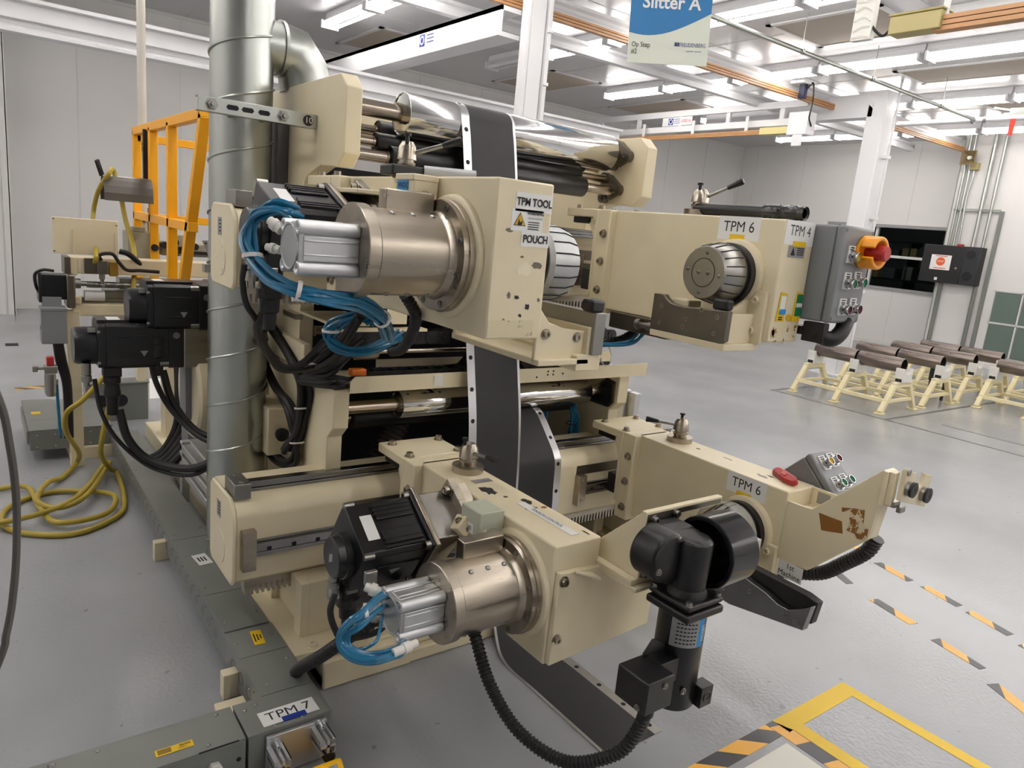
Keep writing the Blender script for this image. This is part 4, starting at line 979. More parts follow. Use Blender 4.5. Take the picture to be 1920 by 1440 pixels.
# saddle on its right face
b = MB().box((1.345, 1.42, 1.285), (1.383, 1.86, 1.40)); sp_ = b.build('saddle_plate', 'steel', UL, .002)
b = MB().box((1.335, 1.43, 1.40), (1.385, 1.475, 1.434)); b.build('rubber_pad', 'blackpl', UL, .008)
b = MB().prism([(1.17, 1.45, 1.31), (1.17, 1.45, 1.414), (1.21, 1.45, 1.37), (1.26, 1.45, 1.355), (1.26, 1.45, 1.355), (1.345, 1.45, 1.345), (1.345, 1.45, 1.262), (1.17, 1.45, 1.262)], (0, .012, 0))
b.box((1.17, 1.43, 1.258), (1.345, 1.86, 1.275)).box((1.335, 1.432, 1.268), (1.347, 1.86, 1.36)).box((1.30, 1.43, 1.24), (1.388, 1.84, 1.285)).box((1.17, 1.84, 1.27), (1.345, 1.855, 1.40))
b.build('saddle_bracket', 'cream_worn', UL, .003)
MB().bolt((1.2, 1.449, 1.34), (0, -1, 0), .01, .01).build('bolt', 'nickel', UL); MB().bolt((1.31, 1.449, 1.33), (0, -1, 0), .01, .006).build('bolt', 'nickel', UL)
# air tubes and cables of the upper left arm
ULB = [(0.634, 1.724, 1.585), (0.587, 1.738, 1.598), (0.555, 1.782, 1.576), (0.538, 1.782, 1.528), (0.535, 1.746, 1.480), (0.551, 1.672, 1.439), (0.592, 1.596, 1.419), (0.661, 1.579, 1.408), (0.759, 1.63, 1.388), (0.855, 1.70, 1.34), (0.918, 1.78, 1.28)]
t = thing('air_tube_bundle', 'blue air tubes looping round the silver air cylinder of the TPM TOOL arm', 'tubing', ULB[4])
bundle(ULB, 8, .0058, .016, 'blue', 'air_tube', t, 11)
b = MB()
for p, d in ((ULB[4], (0, .3, 1)), (ULB[6], (1, -.3, -.2)), (ULB[9], (1, .6, -.5))): b.lathe(V(p)-V(d).normalized()*.005, d, [(0, .02), (0, .024), (.01, .024), (.01, .02)], 14)
b.build('cable_tie', 'ptfe', t)
b = MB().lathe((.58, 1.6, 1.405), (1, -.1, -.03), [(0, 0), (0, .011), (.03, .011), (.03, .008), (.05, .008), (.05, .013), (.075, .013), (.075, .009), (.1, .009), (.1, 0)], 12); b.build('inline_valve', 'ptfe', t)
L2 = [(1.0, 2.1, 1.27), (1.041, 2.060, 1.307), (0.960, 2.079, 1.295), (0.905, 2.111, 1.257), (0.887, 2.113, 1.214), (0.915, 2.085, 1.186), (1.003, 2.082, 1.180), (1.10, 2.13, 1.195), (1.2, 2.25, 1.2)]
t2 = thing('air_tube_bundle', 'coil of blue air tubes hanging under the TPM TOOL arm above the cable tray', 'tubing', L2[4])
bundle(L2, 7, .0058, .016, 'blue', 'air_tube', t2, 12)
MB().lathe((.889, 2.112, 1.235), (0, 0, 1), [(0, .024), (0, .027), (.008, .027), (.008, .024)], 12).build('cable_tie', 'ptfe', t2)
fitting(cy, (.585, 1.70, 1.545), (-.4, .7, .5)); fitting(cy, (.585, 1.70, 1.50), (-.5, .8, .1), .01)
cable([(0.595, 2.011, 1.440), (0.595, 2.023, 1.388), (0.609, 2.035, 1.329), (0.644, 2.060, 1.281), (0.691, 2.132, 1.206), (0.769, 2.237, 1.100), (0.859, 2.291, 1.076), (.93, 2.35, 1.07)], .0085, 'encoder_cable', 'cable', UL)
cable([(0.655, 1.995, 1.40), (0.658, 2.03, 1.311), (0.656, 2.08, 1.258), (0.707, 2.178, 1.181), (0.800, 2.276, 1.091), (0.893, 2.334, 1.093), (0.993, 2.402, 1.153), (1.077, 2.417, 1.207)], .014, 'power_cable', 'cable', UL)
b = MB().corr([(.938, 1.74, 1.40), (.985, 1.76, 1.345), (1.03, 1.85, 1.28), (1.08, 2.0, 1.2), (1.15, 2.2, 1.15)], .017, .012); b.build('corrugated_conduit', 'blackpl', UL)
t = thing('clear_plastic_roll', 'grey plastic film roll lying on top of the TPM TOOL arm', 'roll', (1.1, 1.85, 1.74))
MB().lathe((1.06, 1.9, 1.735), (.8, -.35, 0), [(0, 0), (0, .017), (.15, .019), (.15, 0)], 20).build('film_roll', mat('grey_plastic_film', (176, 178, 180), .25), t)

# ---- upper right arm
UR = arm_root('upper winding arm with chrome core chuck and labels TPM 6 and TPM 4', 2.18, 2.354, 1.45, 2.25, 1.715, 1.302, 0)
chuck(UR, 2.18, 1.625, 1.515, -1)
UR_P = [(1.508, 1.29), (1.823, 1.29), (1.823, 1.42), (1.775, 1.421), (1.765, 1.41), (1.74, 1.395), (1.715, 1.391), (1.66, 1.391), (1.49, 1.401), (1.49, 1.30)]
cradle(UR, 2.0, 2.18, UR_P, 1.50, 1.82, 1.29)
MB().box((2.0, 1.50, 1.40), (2.04, 1.56, 1.437)).build('rubber_pad', 'blackpl', UR, .008)
b = MB().box((2.05, 1.70, 1.385), (2.12, 1.78, 1.41)); b.build('sensor_block', 'cream', UR, .004)
clamp_lever(UR, 2.27, 1.90, 1.715, (.35, -.9), .07)
wedge_label((2.18, 1.635, 1.675), LY, UPZ, .175, .082, 'TPM 6', .052, UR, (-.002, -.032, .062, .022), .95, dy=.004)
wedge_label((2.267, 1.45, 1.675), FX, UPZ, .168, .08, 'TPM 4', .05, UR, (.005, -.036, .075, .018), .92, dy=.006)
warning((2.262, 1.449, 1.612), FX, UPZ, .001, UR)
k = sticker((2.262, 1.449, 1.613), FX, UPZ, .095, .038, 'silverlabel', UR, 'warning_sticker')
MB().prism([(2.228, 1.4481, 1.60), (2.254, 1.4481, 1.60), (2.24, 1.4481, 1.627)], (0, -.0004, 0)).build('triangle', 'ink', k)
for q in range(4): sticker((2.283, 1.4481, 1.625-.007*q), FX, UPZ, .038, .003, 'ink', k, 'lettering')
MB().prism([(2.206, 1.449, 1.375), (2.253, 1.449, 1.375), (2.256, 1.449, 1.47), (2.214, 1.449, 1.475)], (0, -.0012, 0)).build('hazard_tag', 'tapey', UR)
k = sticker((2.234, 1.4475, 1.437), FX, UPZ, .03, .05, 'paper', UR, 'handwritten_tag'); sticker((2.238, 1.4465, 1.408), FX, UPZ, .034, .018, 'labelblue', k, 'tape_piece')
for q in range(2): sticker((2.231, 1.4475, 1.389-.007*q), FX, UPZ, .02, .0035, 'ink', k, 'lettering')
MB().prism([(2.30, 1.449, 1.375), (2.348, 1.449, 1.375), (2.352, 1.449, 1.475), (2.308, 1.449, 1.478)], (0, -.0012, 0)).build('hazard_tag', 'tapey', UR)
k = sticker((2.33, 1.4475, 1.44), FX, UPZ, .036, .06, 'green', UR, 'handwritten_tag'); sticker((2.33, 1.4465, 1.432), FX, UPZ, .034, .014, 'paper', k, 'tape_piece'); sticker((2.332, 1.4465, 1.403), FX, UPZ, .04, .018, 'green', k, 'tape_piece')
blob((2.282, 1.449, 1.385), FX, UPZ, .04, .035, 'amber', UR, 'tape_residue', 10, 4)
WB2 = worn('scratched_brown_tape', (146, 100, 42), (222, 208, 172), .5, 40, .5)
for i, (x, z, w, h) in enumerate(((2.215, 1.335, .036, .045), (2.205, 1.33, .02, .04), (2.29, 1.35, .012, .035), (2.335, 1.352, .018, .03), (2.275, 1.31, .008, .03), (2.325, 1.32, .03, .012), (2.225, 1.306, .03, .01))):
    blob((x, 1.449, z), FX, UPZ, w*1.1, h, WB2, UR, 'tape_residue', 6, i+40, .0006, .25)
b = MB().box((2.16, 1.88, 1.235), (2.36, 2.2, 1.302)); b.build('sensor_bracket', 'dsteel', UR, .003)
b = MB().lathe((2.14, 2.02, 1.275), (0, -1, 0), [(0, 0), (0, .022), (.02, .022), (.02, .012), (.06, .012), (.06, .016), (.1, .016), (.1, .008), (.12, .008), (.12, 0)], 16); b.build('proximity_sensor', 'steel', UR)
sc = lambda P, s: [tuple(V((0, 0, EYE))+(V(p)-V((0, 0, EYE)))*s) for p in P]
b = MB().corr([(2.0, 2.5, 1.19), (2.08, 2.3, 1.17), (2.2, 2.2, 1.17), (2.27, 2.16, 1.21), (2.3, 2.15, 1.26)], .022, .013); b.build('corrugated_conduit', 'blackpl', UR)
t = thing('air_tube_bundle', 'blue air tubes curving up beneath the arm labelled TPM 4', 'tubing', (2.2, 2.15, 1.2))
bundle([(1.98, 2.4, 1.14), (2.06, 2.2, 1.16), (2.17, 2.1, 1.18), (2.22, 2.07, 1.22), (2.24, 2.07, 1.27)], 4, .006, .012, 'blue', 'air_tube', t, 21)
MB().lathe((2.13, 2.17, 1.12), (.2, -.6, .2), [(0, .05), (.006, .05)], 14).build('cable_tie', 'ptfe', t)
b = MB().box((2.36, 1.44, 1.33), (2.43, 1.5, 1.36)).box((2.365, 1.36, 1.31), (2.40, 1.44, 1.38)); b.tube(cr([(2.38, 1.40, 1.34), (2.42, 1.36, 1.325), (2.46, 1.35, 1.35), (2.5, 1.36, 1.39)]), .028, 12); b.build('cable_outlet', 'blackpl', UR, .003)

# ---- lower left arm
LL = arm_root('lower winding arm with silver air cylinder and a cream gear motor bracket', 1.24, 1.41, 1.36, 2.09, .77, .412, 0)
hs, cy2 = drive_side(LL, 1.24, 1.515, .595, .965, .832, .118)
servo(LL, .825, 1.03, (1.79, .662), .092, 33, 1.24)
b = MB().box((1.13, 1.60, .60), (1.24, 1.75, .615)); b.ext(1, [(1.07, .55), (1.24, .64), (1.24, .57), (1.07, .5)], 1.58, 1.72); b.build('motor_bracket', 'cream', LL, .003)
clamp_lever(LL, 1.35, 1.975, .77, (.05, -1), .015)
jb = MB().box((1.155, 1.61, .675), (1.239, 1.705, .785)).build('junction_box', 'greygreen', LL, .004)
MB().box((1.155, 1.598, .673), (1.239, 1.611, .787)).build('box_lid', 'greygreen', jb, .003)
k = sticker((1.155, 1.66, .725), LY, UPZ, .05, .03, 'paper', jb); text('JB-05', (1.154, 1.66, .725), LY, UPZ, .018, 'ink', k)
MB().lathe((1.2, 1.598, .72), (0, -1, 0), [(0, .016), (.0008, .016), (.0008, .0152), (0, .0152)], 24).build('knockout', 'dsteel', jb)
b = MB()
for y in (1.63, 1.67): b.lathe((1.19, y, .675), (0, 0, -1), [(0, .014), (.03, .014), (.03, .01), (.08, .01)], 12)
b.build('cable_gland', 'blackpl', jb)
WX_ = Matrix.Translation(V((1.12, 1.66, .668))) @ Matrix.Rotation(math.radians(-22), 4, 'X') @ Matrix.Rotation(math.radians(-38), 4, 'Y')
b = MB(); b.X = WX_; b.box((-.055, -.085, -.006), (.07, .075, 0)); sl = b.build('sensor_cover', 'cream', LL, .003)
b = MB(); b.X = WX_; b.box((.03, -.02, 0), (.09, .075, .045)); bb = b.build('sensor_cover', 'cream', LL, .004)
for yy in (.005, .05): MB().bolt(WX_ @ V((.06, yy, .045)), WX_.to_3x3() @ V((0, 0, 1)), .009, .008).build('bolt', 'nickel', bb)
for yy in (-.06, -.01): warning(WX_ @ V((-.012, yy-.005, .0005)), WX_.to_3x3() @ V((0, -1, 0)), WX_.to_3x3() @ V((1, 0, 0)), .042, LL)
TZ = (0, 0, 1)
for i, (x, y, w, h, m) in enumerate(((1.31, 1.79, .10, .055, 'scuff'), (1.37, 1.66, .06, .035, 'scuff'), (1.35, 1.61, .03, .05, 'scuff'), (1.39, 1.60, .02, .03, 'brown'), (1.33, 1.72, .02, .02, 'dsteel'), (1.385, 1.40, .04, .008, 'scuff'))):
    blob((x, y, .77), (0, -1, 0), (1, 0, 0), w, h, m, LL, 'adhesive_scuff', 16, i+60)
k = sticker((1.34, 1.87, .7705), (0, -1, 0), (1, 0, 0), .03, .07, 'silverlabel', LL)
k = sticker((1.345, 1.53, .7705), (0, -1, 0), (1, 0, 0), .26, .03, 'paper', LL); text('TENSION CONTROL', (1.345, 1.53, .7714), (0, -1, 0), (1, 0, 0), .02, 'ink', k, sx=.8)
b = MB().prism([(1.245, 1.36, .418), (1.64, 1.36, .445), (1.64, 1.36, .668), (1.43, 1.36, .668), (1.40, 1.36, .69), (1.25, 1.36, .697)], (0, -.02, 0)); b.build('front_plate', 'cream', LL, .003)
MB().bolt((1.265, 1.34, .672), (0, -1, 0), .011, .012).build('bolt', 'nickel', LL); MB().bolt((1.262, 1.34, .497), (0, -1, 0), .011, .012).build('bolt', 'nickel', LL)
b = MB().box((1.40, 1.20, .672), (1.60, 1.41, .684)); b.prism([(1.30, 1.34, .69), (1.37, 1.34, .67), (1.37, 1.3, .67), (1.30, 1.335, .69)], (0, 0, .008)); mbk = b.build('motor_shelf', 'cream', LL, .002)
b = MB().ext(0, [(1.235, .70), (1.40, .70), (1.40, .735), (1.235, .888)], 1.425, 1.437).box((1.40, 1.22, .684), (1.60, 1.41, .70)); b.build('shelf_gusset', 'cream', mbk, .002)
b = MB().prism([(1.425, 1.22, .70), (1.56, 1.22, .70), (1.56, 1.22, .868), (1.745, 1.22, .868), (1.745, 1.22, .893), (1.425, 1.22, .893)], (0, .018, 0)); b.build('motor_mount_plate', 'cream', mbk, .002)
b = MB().box((1.43, 1.2185, .703), (1.558, 1.2205, .886)).box((1.558, 1.2185, .872), (1.74, 1.2205, .886)); b.build('steel_backing', 'dsteel', mbk)
cable([(0.715, 1.60, .64), (0.700, 1.59, .60), (0.712, 1.58, 0.55), (0.738, 1.576, 0.52), (0.85, 1.6, 0.5), (.95, 1.7, .5)], .0085, 'encoder_cable', 'cable', LL)
b = MB().corr([(1.0, 1.75, .52), (0.874, 1.66, 0.50), (0.815, 1.70, 0.44), (0.77, 1.80, 0.33), (0.765, 1.93, 0.22), (.78, 2.03, .13)], .02, .014); b.build('corrugated_conduit', 'blackpl', LL)
t = thing('air_tube_bundle', 'blue air tubes looped beside the silver air cylinder nearer the floor', 'tubing', (.69, 1.44, .6))
bundle([(.835, 1.55, .63), (.78, 1.48, .68), (0.720, 1.440, 0.672), (0.683, 1.441, 0.655), (0.665, 1.448, 0.625), (0.668, 1.436, 0.594), (0.693, 1.408, 0.576), (0.734, 1.378, 0.575), (.80, 1.39, .565)], 3, .0065, .007, 'blue', 'air_tube', t, 31)
bundle([(.84, 1.56, .60), (0.77, 1.47, 0.647), (0.711, 1.439, 0.640), (0.684, 1.452, 0.614), (0.687, 1.442, 0.588), (0.723, 1.412, 0.574), (0.784, 1.40, 0.575), (.84, 1.45, .55)], 2, .0065, .006, 'blue', 'air_tube', t, 32)
MB().tube(cr([(.84, 1.57, .57), (0.77, 1.45, 0.60), (0.745, 1.42, 0.595), (0.717, 1.43, 0.578), (.69, 1.44, .575)]), .0045, 8).build('air_tube', 'blue', t)
b = MB().lathe((.775, 1.385, .575), (1, .12, .05), [(0, 0), (0, .011), (.03, .011), (.03, .014), (.05, .014), (.05, .01), (.07, .01), (.07, 0)], 12).lathe((.72, 1.445, .665), (1, 0, .2), [(0, 0), (0, .013), (.01, .013), (.01, 0)], 12); b.build('inline_valve', 'ptfe', t)
fitting(cy2, (.838, 1.574, .625), (-.6, .5, .25), .014, .05); fitting(cy2, (.838, 1.57, .585), (-.8, .3, .05), .015, .05)
MB().box((.80, 1.60, .64), (.835, 1.615, .68)).build('flow_knob', 'steel', cy2, .003)
fitting(cy2, (.84, 1.574, .555), (-.5, .4, -.3), .008, .03, 'steel')

# ---- lower right arm
LR = arm_root('lower winding arm with angled nose plate bearing brown tape residue', 2.335, 2.51, 1.36, 2.09, .767, .395, 0)
chuck(LR, 2.335, 1.515, .57, -1)
clamp_lever(LR, 2.45, 1.975, .767, (-.6, .6), .01)
wedge_label((2.335, 1.535, .727), LY, UPZ, .175, .078, 'TPM 6', .052, LR, (-.005, -.036, .065, .02), .95, dy=.002)
for i, (x, y, w, h) in enumerate(((2.45, 1.72, .07, .012), (2.40, 1.52, .08, .03), (2.43, 1.5, .05, .02), (2.44, 1.86, .03, .015))): blob((x, y, .767), (0, -1, 0), (1, 0, 0), w, h, 'scuff' if i != 1 else 'dsteel', LR, 'adhesive_scuff', 14, i+80, .0006, .8)
EXT = [(1.36, .735), (1.264, .738), (1.051, .955), (1.035, .95), (1.04, .84), (1.055, .71), (1.239, .516), (1.36, .512)]
b = MB().ext(0, EXT, 2.335, 2.347); b.ext(0, [(1.264, .738), (1.051, .955), (1.035, .95), (1.04, .84), (1.055, .71), (1.065, .71), (1.05, .84), (1.046, .935), (1.055, .935), (1.27, .725)], 2.347, 2.40)
b.box((2.347, 1.262, .69), (2.50, 1.36, .70)).box((2.49, 1.262, .60), (2.50, 1.36, .767)); nose = b.build('nose_plate', 'cream', LR, .002)
warning((2.49, 1.31, .73), FX, UPZ, .001, LR); sticker((2.4895, 1.31, .735), (0, 1, 0), UPZ, .05, .045, 'silverlabel', LR)
MB().prism([(2.3345, 1.235, .737), (2.3345, 1.15, .738), (2.3345, 1.14, .698), (2.3345, 1.215, .68)], (-.0008, 0, 0)).build('tape_residue', 'brown', nose)
MB().prism([(2.3345, 1.16, .785), (2.3345, 1.125, .795), (2.3345, 1.155, .77)], (-.0008, 0, 0)).build('tape_residue', 'brown', nose)
WB = worn('torn_brown_tape', (140, 92, 34), (214, 202, 170), .50, 26, .5)
MB().prism([(2.3342, y, z) for y, z in ((1.128, .795), (1.083, .805), (1.078, .757), (1.06, .745), (1.058, .715), (1.072, .705), (1.09, .700), (1.10, .715), (1.128, .715))], (-.0007, 0, 0)).build('torn_tape', WB, nose)
# end rest with two rollers
b = MB().prism([(2.335, 1.03, .845), (2.335, 1.03, .955), (2.36, 1.03, .96), (2.36, 1.03, .84)], (0, -.02, 0)); b.box((2.325, 1.03, .84), (2.345, 1.045, .955)); b.build('hinge_plate', 'cream', nose, .002)
b = MB().prism([(2.345, 1.0, .975), (2.42, 1.0, .955), (2.425, 1.0, .92), (2.45, 1.0, .898), (2.475, 1.0, .905), (2.485, 1.0, .925), (2.485, 1.0, .945), (2.535, 1.0, .932), (2.535, 1.0, .82), (2.40, 1.0, .855), (2.345, 1.0, .87)], (0, -.015, 0)); er = b.build('end_rest', 'cream', LR, .002)
for x, z in ((2.375, .91), (2.49, .875)):
    r = MB().lathe((x, .985, z), (0, -1, 0), [(0, 0), (0, .024), (.014, .024), (.014, 0)], 24).build('rest_roller', 'steel', er)
    MB().lathe((x, .971, z), (0, -1, 0), [(0, 0), (0, .026), (.008, .026), (.009, .018), (.008, .008), (.005, 0)], 24).build('roller_cap', 'blackpl', r)
b = MB().box((2.345, 1.0, .84), (2.385, 1.03, .86)).box((2.36, .985, .825), (2.395, 1.0, .845)).lathe((2.36, 1.0, .965), (0, -1, 0), [(0, 0), (0, .012), (.02, .012), (.02, 0)], 12); b.build('latch', 'steel', er, .002)
b = MB().corr([(2.41, 1.06, .70), (2.41, 1.085, .64), (2.41, 1.15, .568), (2.41, 1.22, .50), (2.40, 1.30, .465), (2.38, 1.38, .44)], .026, .014); b.build('corrugated_conduit', 'blackpl', LR)
b = MB().box((2.335, 1.33, .44), (2.345, 1.37, .46)); 
k = sticker((2.333, 1.30, .485), LY, UPZ, .10, .06, 'paper', LR, 'torn_label'); text('1st\nMachine', (2.332, 1.30, .485), LY, UPZ, .03, 'ink', k, sx=.9)
LRP = [(1.52, .39), (1.37, .378), (1.09, .425), (1.077, .515), (1.10, .498), (1.15, .468), (1.19, .468), (1.24, .485), (1.37, .508), (1.52, .52)]
b = MB().ext(0, LRP, 2.10, 2.13); p = b.build('saddle_plate', 'rail', LR, .002)
b = MB()
for y, z in ((1.40, .48), (1.38, .49), (1.40, .425), (1.30, .46), (1.155, .445), (1.12, .44)): b.lathe((2.10, y, z), (-1, 0, 0), [(0, .0085), (.0015, .0085), (.0015, .005), (-.001, .005), (-.001, 0)], 12)
b.build('saddle_bolt', 'steel', p)
b = MB().ext(0, [(1.52, .40), (1.085, .44), (1.075, .52), (1.12, .53), (1.52, .535)], 2.135, 2.17); b.build('rubber_pad', 'blackpl', LR, .004)
b = MB().prism([(2.13, 1.43, .41), (2.13, 1.43, .49), (2.335, 1.43, .55), (2.335, 1.43, .41)], (0, .015, 0)).box((2.315, 1.36, .40), (2.335, 1.46, .555)).box((2.1, 1.40, .385), (2.335, 1.52, .40))
for z in (.53, .43): b.bolt((2.315, 1.39, z), (-1, 0, 0), .013, .014)
b.build('saddle_bracket', 'cream', LR, .003)

# ---- black drum ring over the lower right chuck
t = thing('drum_ring', 'glossy black hollow drum on the output side of the black gear motor', 'drum', (1.57, 1.125, .792))
b = MB().lathe((1.562, 1.125, .792), (1, 0, 0), [(0, .088), (0, .097), (.003, .10), (.112, .10), (.112, .084), (.10, .084), (.02, .086), (0, .088)], 64); b.build('drum_shell', mat('glossy_black_drum', (30, 31, 34), .16), t, 0, 40)
MB().lathe((1.64, 1.125, .792), (1, 0, 0), [(0, 0), (0, .085), (.012, .085), (.012, 0)], 48).cyl((1.53, 1.125, .792), (1.65, 1.125, .792), .02, 18).lathe((1.625, 1.125, .792), (1, 0, 0), [(0, 0), (0, .045), (.015, .045), (.015, 0)], 24).build('drum_web', 'black', t)
b = MB().lathe((2.185, 1.515, .57), (1, 0, 0), [(0, .115), (0, .118), (.07, .112), (.07, .11)], 48); b.build('clear_sleeve', 'clear', LR)
MB().box((2.2, 1.37, .55), (2.235, 1.405, .60)).build('white_block', 'ptfe', LR, .003)

# ---- gear motor hung on the bracket of the lower left arm
t = thing('gear_motor', 'black gear motor with blue name plate hanging from a cream bracket', 'gear motor', (1.46, 1.08, .42))
b = MB().lathe((1.42, 1.20, .805), (0, -1, 0), [(0, 0), (0, .069), (.075, .069), (.086, .065), (.086, 0)], 44)
b.box((1.42, 1.14, .735), (1.535, 1.218, .868))
gb = b.build('gearbox', 'black', t, .008)
b = MB().lathe((1.49, 1.105, .69), (0, 0, 1), [(0, 0), (0, .05), (.04, .047), (.08, .05), (.155, .052), (.172, .046), (.174, 0)], 36); b.box((1.42, 1.12, .765), (1.54, 1.20, .862)); b.prism([(1.40, 1.125, .868), (1.525, 1.075, .856), (1.542, 1.19, .868), (1.42, 1.19, .874)], (0, 0, -.05)); b.build('worm_housing', 'black', gb, .01)
b = MB().lathe((1.42, 1.115, .805), (0, -1, 0), [(0, 0), (0, .064), (.006, .064), (.008, .06), (.008, 0)], 40)
cv = b.build('cover_disc', 'black', gb)
b = MB()
for a in (75, 200, 330): b.bolt((1.42+.055*math.cos(math.radians(a)), 1.107, .805+.06*math.sin(math.radians(a))), (0, -1, 0), .0065, .006)
for x, z in ((1.455, .87), (1.54, .875), (1.44, .715)): b.bolt((x, 1.218, z), (0, -1, 0), .009, .014)
b.each('socket_screw', 'steel', gb, 0, 2)
MX, MY = 1.49, 1.105
b = MB().box((MX-.07, MY-.07, .69), (MX+.07, MY+.07, .705)).box((MX-.073, MY-.073, .660), (MX+.073, MY+.073, .682)).box((MX-.06, MY-.06, .68), (MX+.06, MY+.06, .692)).lathe((MX, MY, .705), (0, 0, 1), [(0, .056), (.006, .055), (.02, .048)], 32)
fl = b.build('motor_flange', 'black', t, .006)
b = MB()
for sx in (-1, 1):
    for sy in (-1, 1): b.bolt((MX+sx*.058, MY+sy*.058, .705), (0, 0, 1), .008, .01)
b.each('flange_bolt', 'steel', fl, 0, 2)
b = MB().lathe((MX, MY, .385), (0, 0, 1), [(0, 0), (0, .060), (.006, .064), (.28, .064), (.28, 0)], 48); mb_ = b.build('motor_barrel', 'black', t)
b = MB().box((MX+.02, MY-.085, .395), (MX+.068, MY-.045, .455)).lathe((MX+.045, MY-.085, .425), (0, -1, 0), [(0, .016), (.002, .016), (.002, .011), (0, .011)], 20); b.build('brush_holder', 'black', mb_, .003)
MB().bolt((MX-.028, MY-.060, .45), (0, -1, 0), .007, .005).build('socket_screw', 'steel', mb_)
b = MB()
N = 10
for k in range(N):
    a0, a1 = math.radians(-165+85*k/N), math.radians(-165+85*(k+1)/N); R = .0648
    P = [(MX+R*math.cos(a), MY+R*math.sin(a), z) for a, z in ((a0, .575), (a1, .575), (a1, .655), (a0, .655))]
    b.mi = 1 if k >= 8 else 0; b.add(P, [(0, 1, 2, 3)])
np_ = b.build('name_plate', ['silverlabel', 'labelblue'], mb_, 0, 60)
b = MB()
for q in range(6):
    for k in range(1, 7):
        a0, a1 = math.radians(-160+85*k/N), math.radians(-160+85*(k+.7)/N); R = .0652; z = .585+q*.011
        b.add([(MX+R*math.cos(a), MY+R*math.sin(a), zz) for a, zz in ((a0, z), (a1, z), (a1, z+.004), (a0, z+.004))], [(0, 1, 2, 3)])
b.build('lettering', 'ink', np_)
text('LEESON', (MX+.0653*math.cos(math.radians(-84)), MY+.0653*math.sin(math.radians(-84)), .615), (0, 0, -1), (1, -.05, 0), .013, 'paper', np_, off=.001)
b = MB().box((1.268, 1.005, .468), (1.365, 1.11, .556)); tb = b.build('terminal_box', 'black', t, .004)
b = MB().box((1.36, 1.06, .478), (1.45, 1.12, .545)).ext(1, [(1.345, .556), (1.46, .556), (1.43, .57), (1.40, .59), (1.375, .60), (1.345, .565)], 1.095, 1.103); b.build('box_saddle', 'black', tb, .003)
b = MB().bolt((1.33, 1.004, .535), (0, -1, 0), .006, .004).bolt((1.268, 1.03, .48), (-1, 0, 0), .006, .006); b.build('socket_screw', 'steel', tb)
b = MB().lathe((1.335, 1.05, .468), (0, .1, -1), [(0, 0), (0, .024), (.02, .024), (.02, .02), (.045, .02), (.045, 0)], 18); b.build('conduit_fitting', 'blackpl', tb)
b = MB().corr([(1.335, 1.055, .43), (1.325, 1.065, .37), (1.285, 1.09, .30), (1.2, 1.18, .245), (1.13, 1.30, .28), (1.095, 1.40, .37), (1.085, 1.47, .47), (1.1, 1.55, .54)], .0185, .011, 16); b.build('corrugated_conduit', 'blackpl', t)

# ---- control boxes with push buttons
def button(parent, o, n, up, lens, size=.0145, plate=True):
    n = V(n).normalized(); up = V(up).normalized(); xd = up.cross(n); o = V(o)
    p = MB().prism([o-xd*.021-up*.022, o+xd*.021-up*.022, o+xd*.021+up*.036, o-xd*.021+up*.036], n*.004).build('legend_plate', 'paper', parent)
    for q in range(2): sticker(o+up*(.030-.008*q)+n*.0042, xd, up, .024, .004, 'ink', p, 'lettering')
    r = MB().lathe(o+n*.004, n, [(0, .019), (.012, .019), (.012, .016), (.02, .0155), (.026, .0175), (.03, .0165), (.03, size), (.024, size)], 28).build('push_button', 'steelbtn', parent)
    MB().lathe(o+n*.004, n, [(.024, size), (.024, 0)], 24).build('button_lens', lens, r)
    MB().lathe(o+n*.016-xd*.0165, -xd, [(0, .004), (.001, .004), (.001, 0)], 10).build('button_notch', 'hole', r)
    return r
t = thing('control_box', 'grey push button box with amber shrouded emergency stop on the TPM 4 arm', 'control box', (2.455, 1.40, 1.385))
b = MB().box((2.357, 1.375, 1.385), (2.557, 1.49, 1.715)); en = b.build('enclosure', 'greybox', t, .008)
MB().box((2.356, 1.345, 1.384), (2.558, 1.374, 1.716)).build('box_lid', 'greybox', t, .01)
b = MB()
for x in (2.372, 2.542):
    for z in (1.40, 1.70): b.lathe((x, 1.345, z), (0, -1, 0), [(0, 0), (0, .007), (.0008, .007), (.0008, 0)], 14)
b.build('lid_screw', 'dsteel', t)
FN = (0, -1, 0)
button(t, (2.42, 1.345, 1.615), FN, UPZ, 'amber'); button(t, (2.425, 1.345, 1.525), FN, UPZ, 'green'); button(t, (2.49, 1.345, 1.53), FN, UPZ, 'green')
button(t, (2.425, 1.345, 1.435), FN, UPZ, 'maroon'); button(t, (2.49, 1.345, 1.438), FN, UPZ, 'maroon')
b = MB(); EX, EZ = 2.5, 1.635
for s in (-1, 1):
    P = []
    for k in range(11):
        a = math.radians(-72+14.4*k)
        P.append((EX+.056*math.sin(a), 1.345, EZ+s*.056*math.cos(a)))
    for k in range(10, -1, -1):
        a = math.radians(-72+14.4*k); P.append((EX+.042*math.sin(a), 1.345, EZ+s*.042*math.cos(a)))
    b.prism(P, (0, -.062, 0))
b.lathe((EX, 1.345, EZ), (0, -1, 0), [(0, 0), (0, .057), (.012, .057), (.012, 0)], 32)
es = b.build('stop_shroud', 'estopy', t, .004)
b = MB().lathe((EX, 1.333, EZ), (0, -1, 0), [(0, .018), (.03, .02), (.032, .026), (.068, .027), (.074, .022), (.074, 0)], 32); b.build('stop_button', 'red', es)

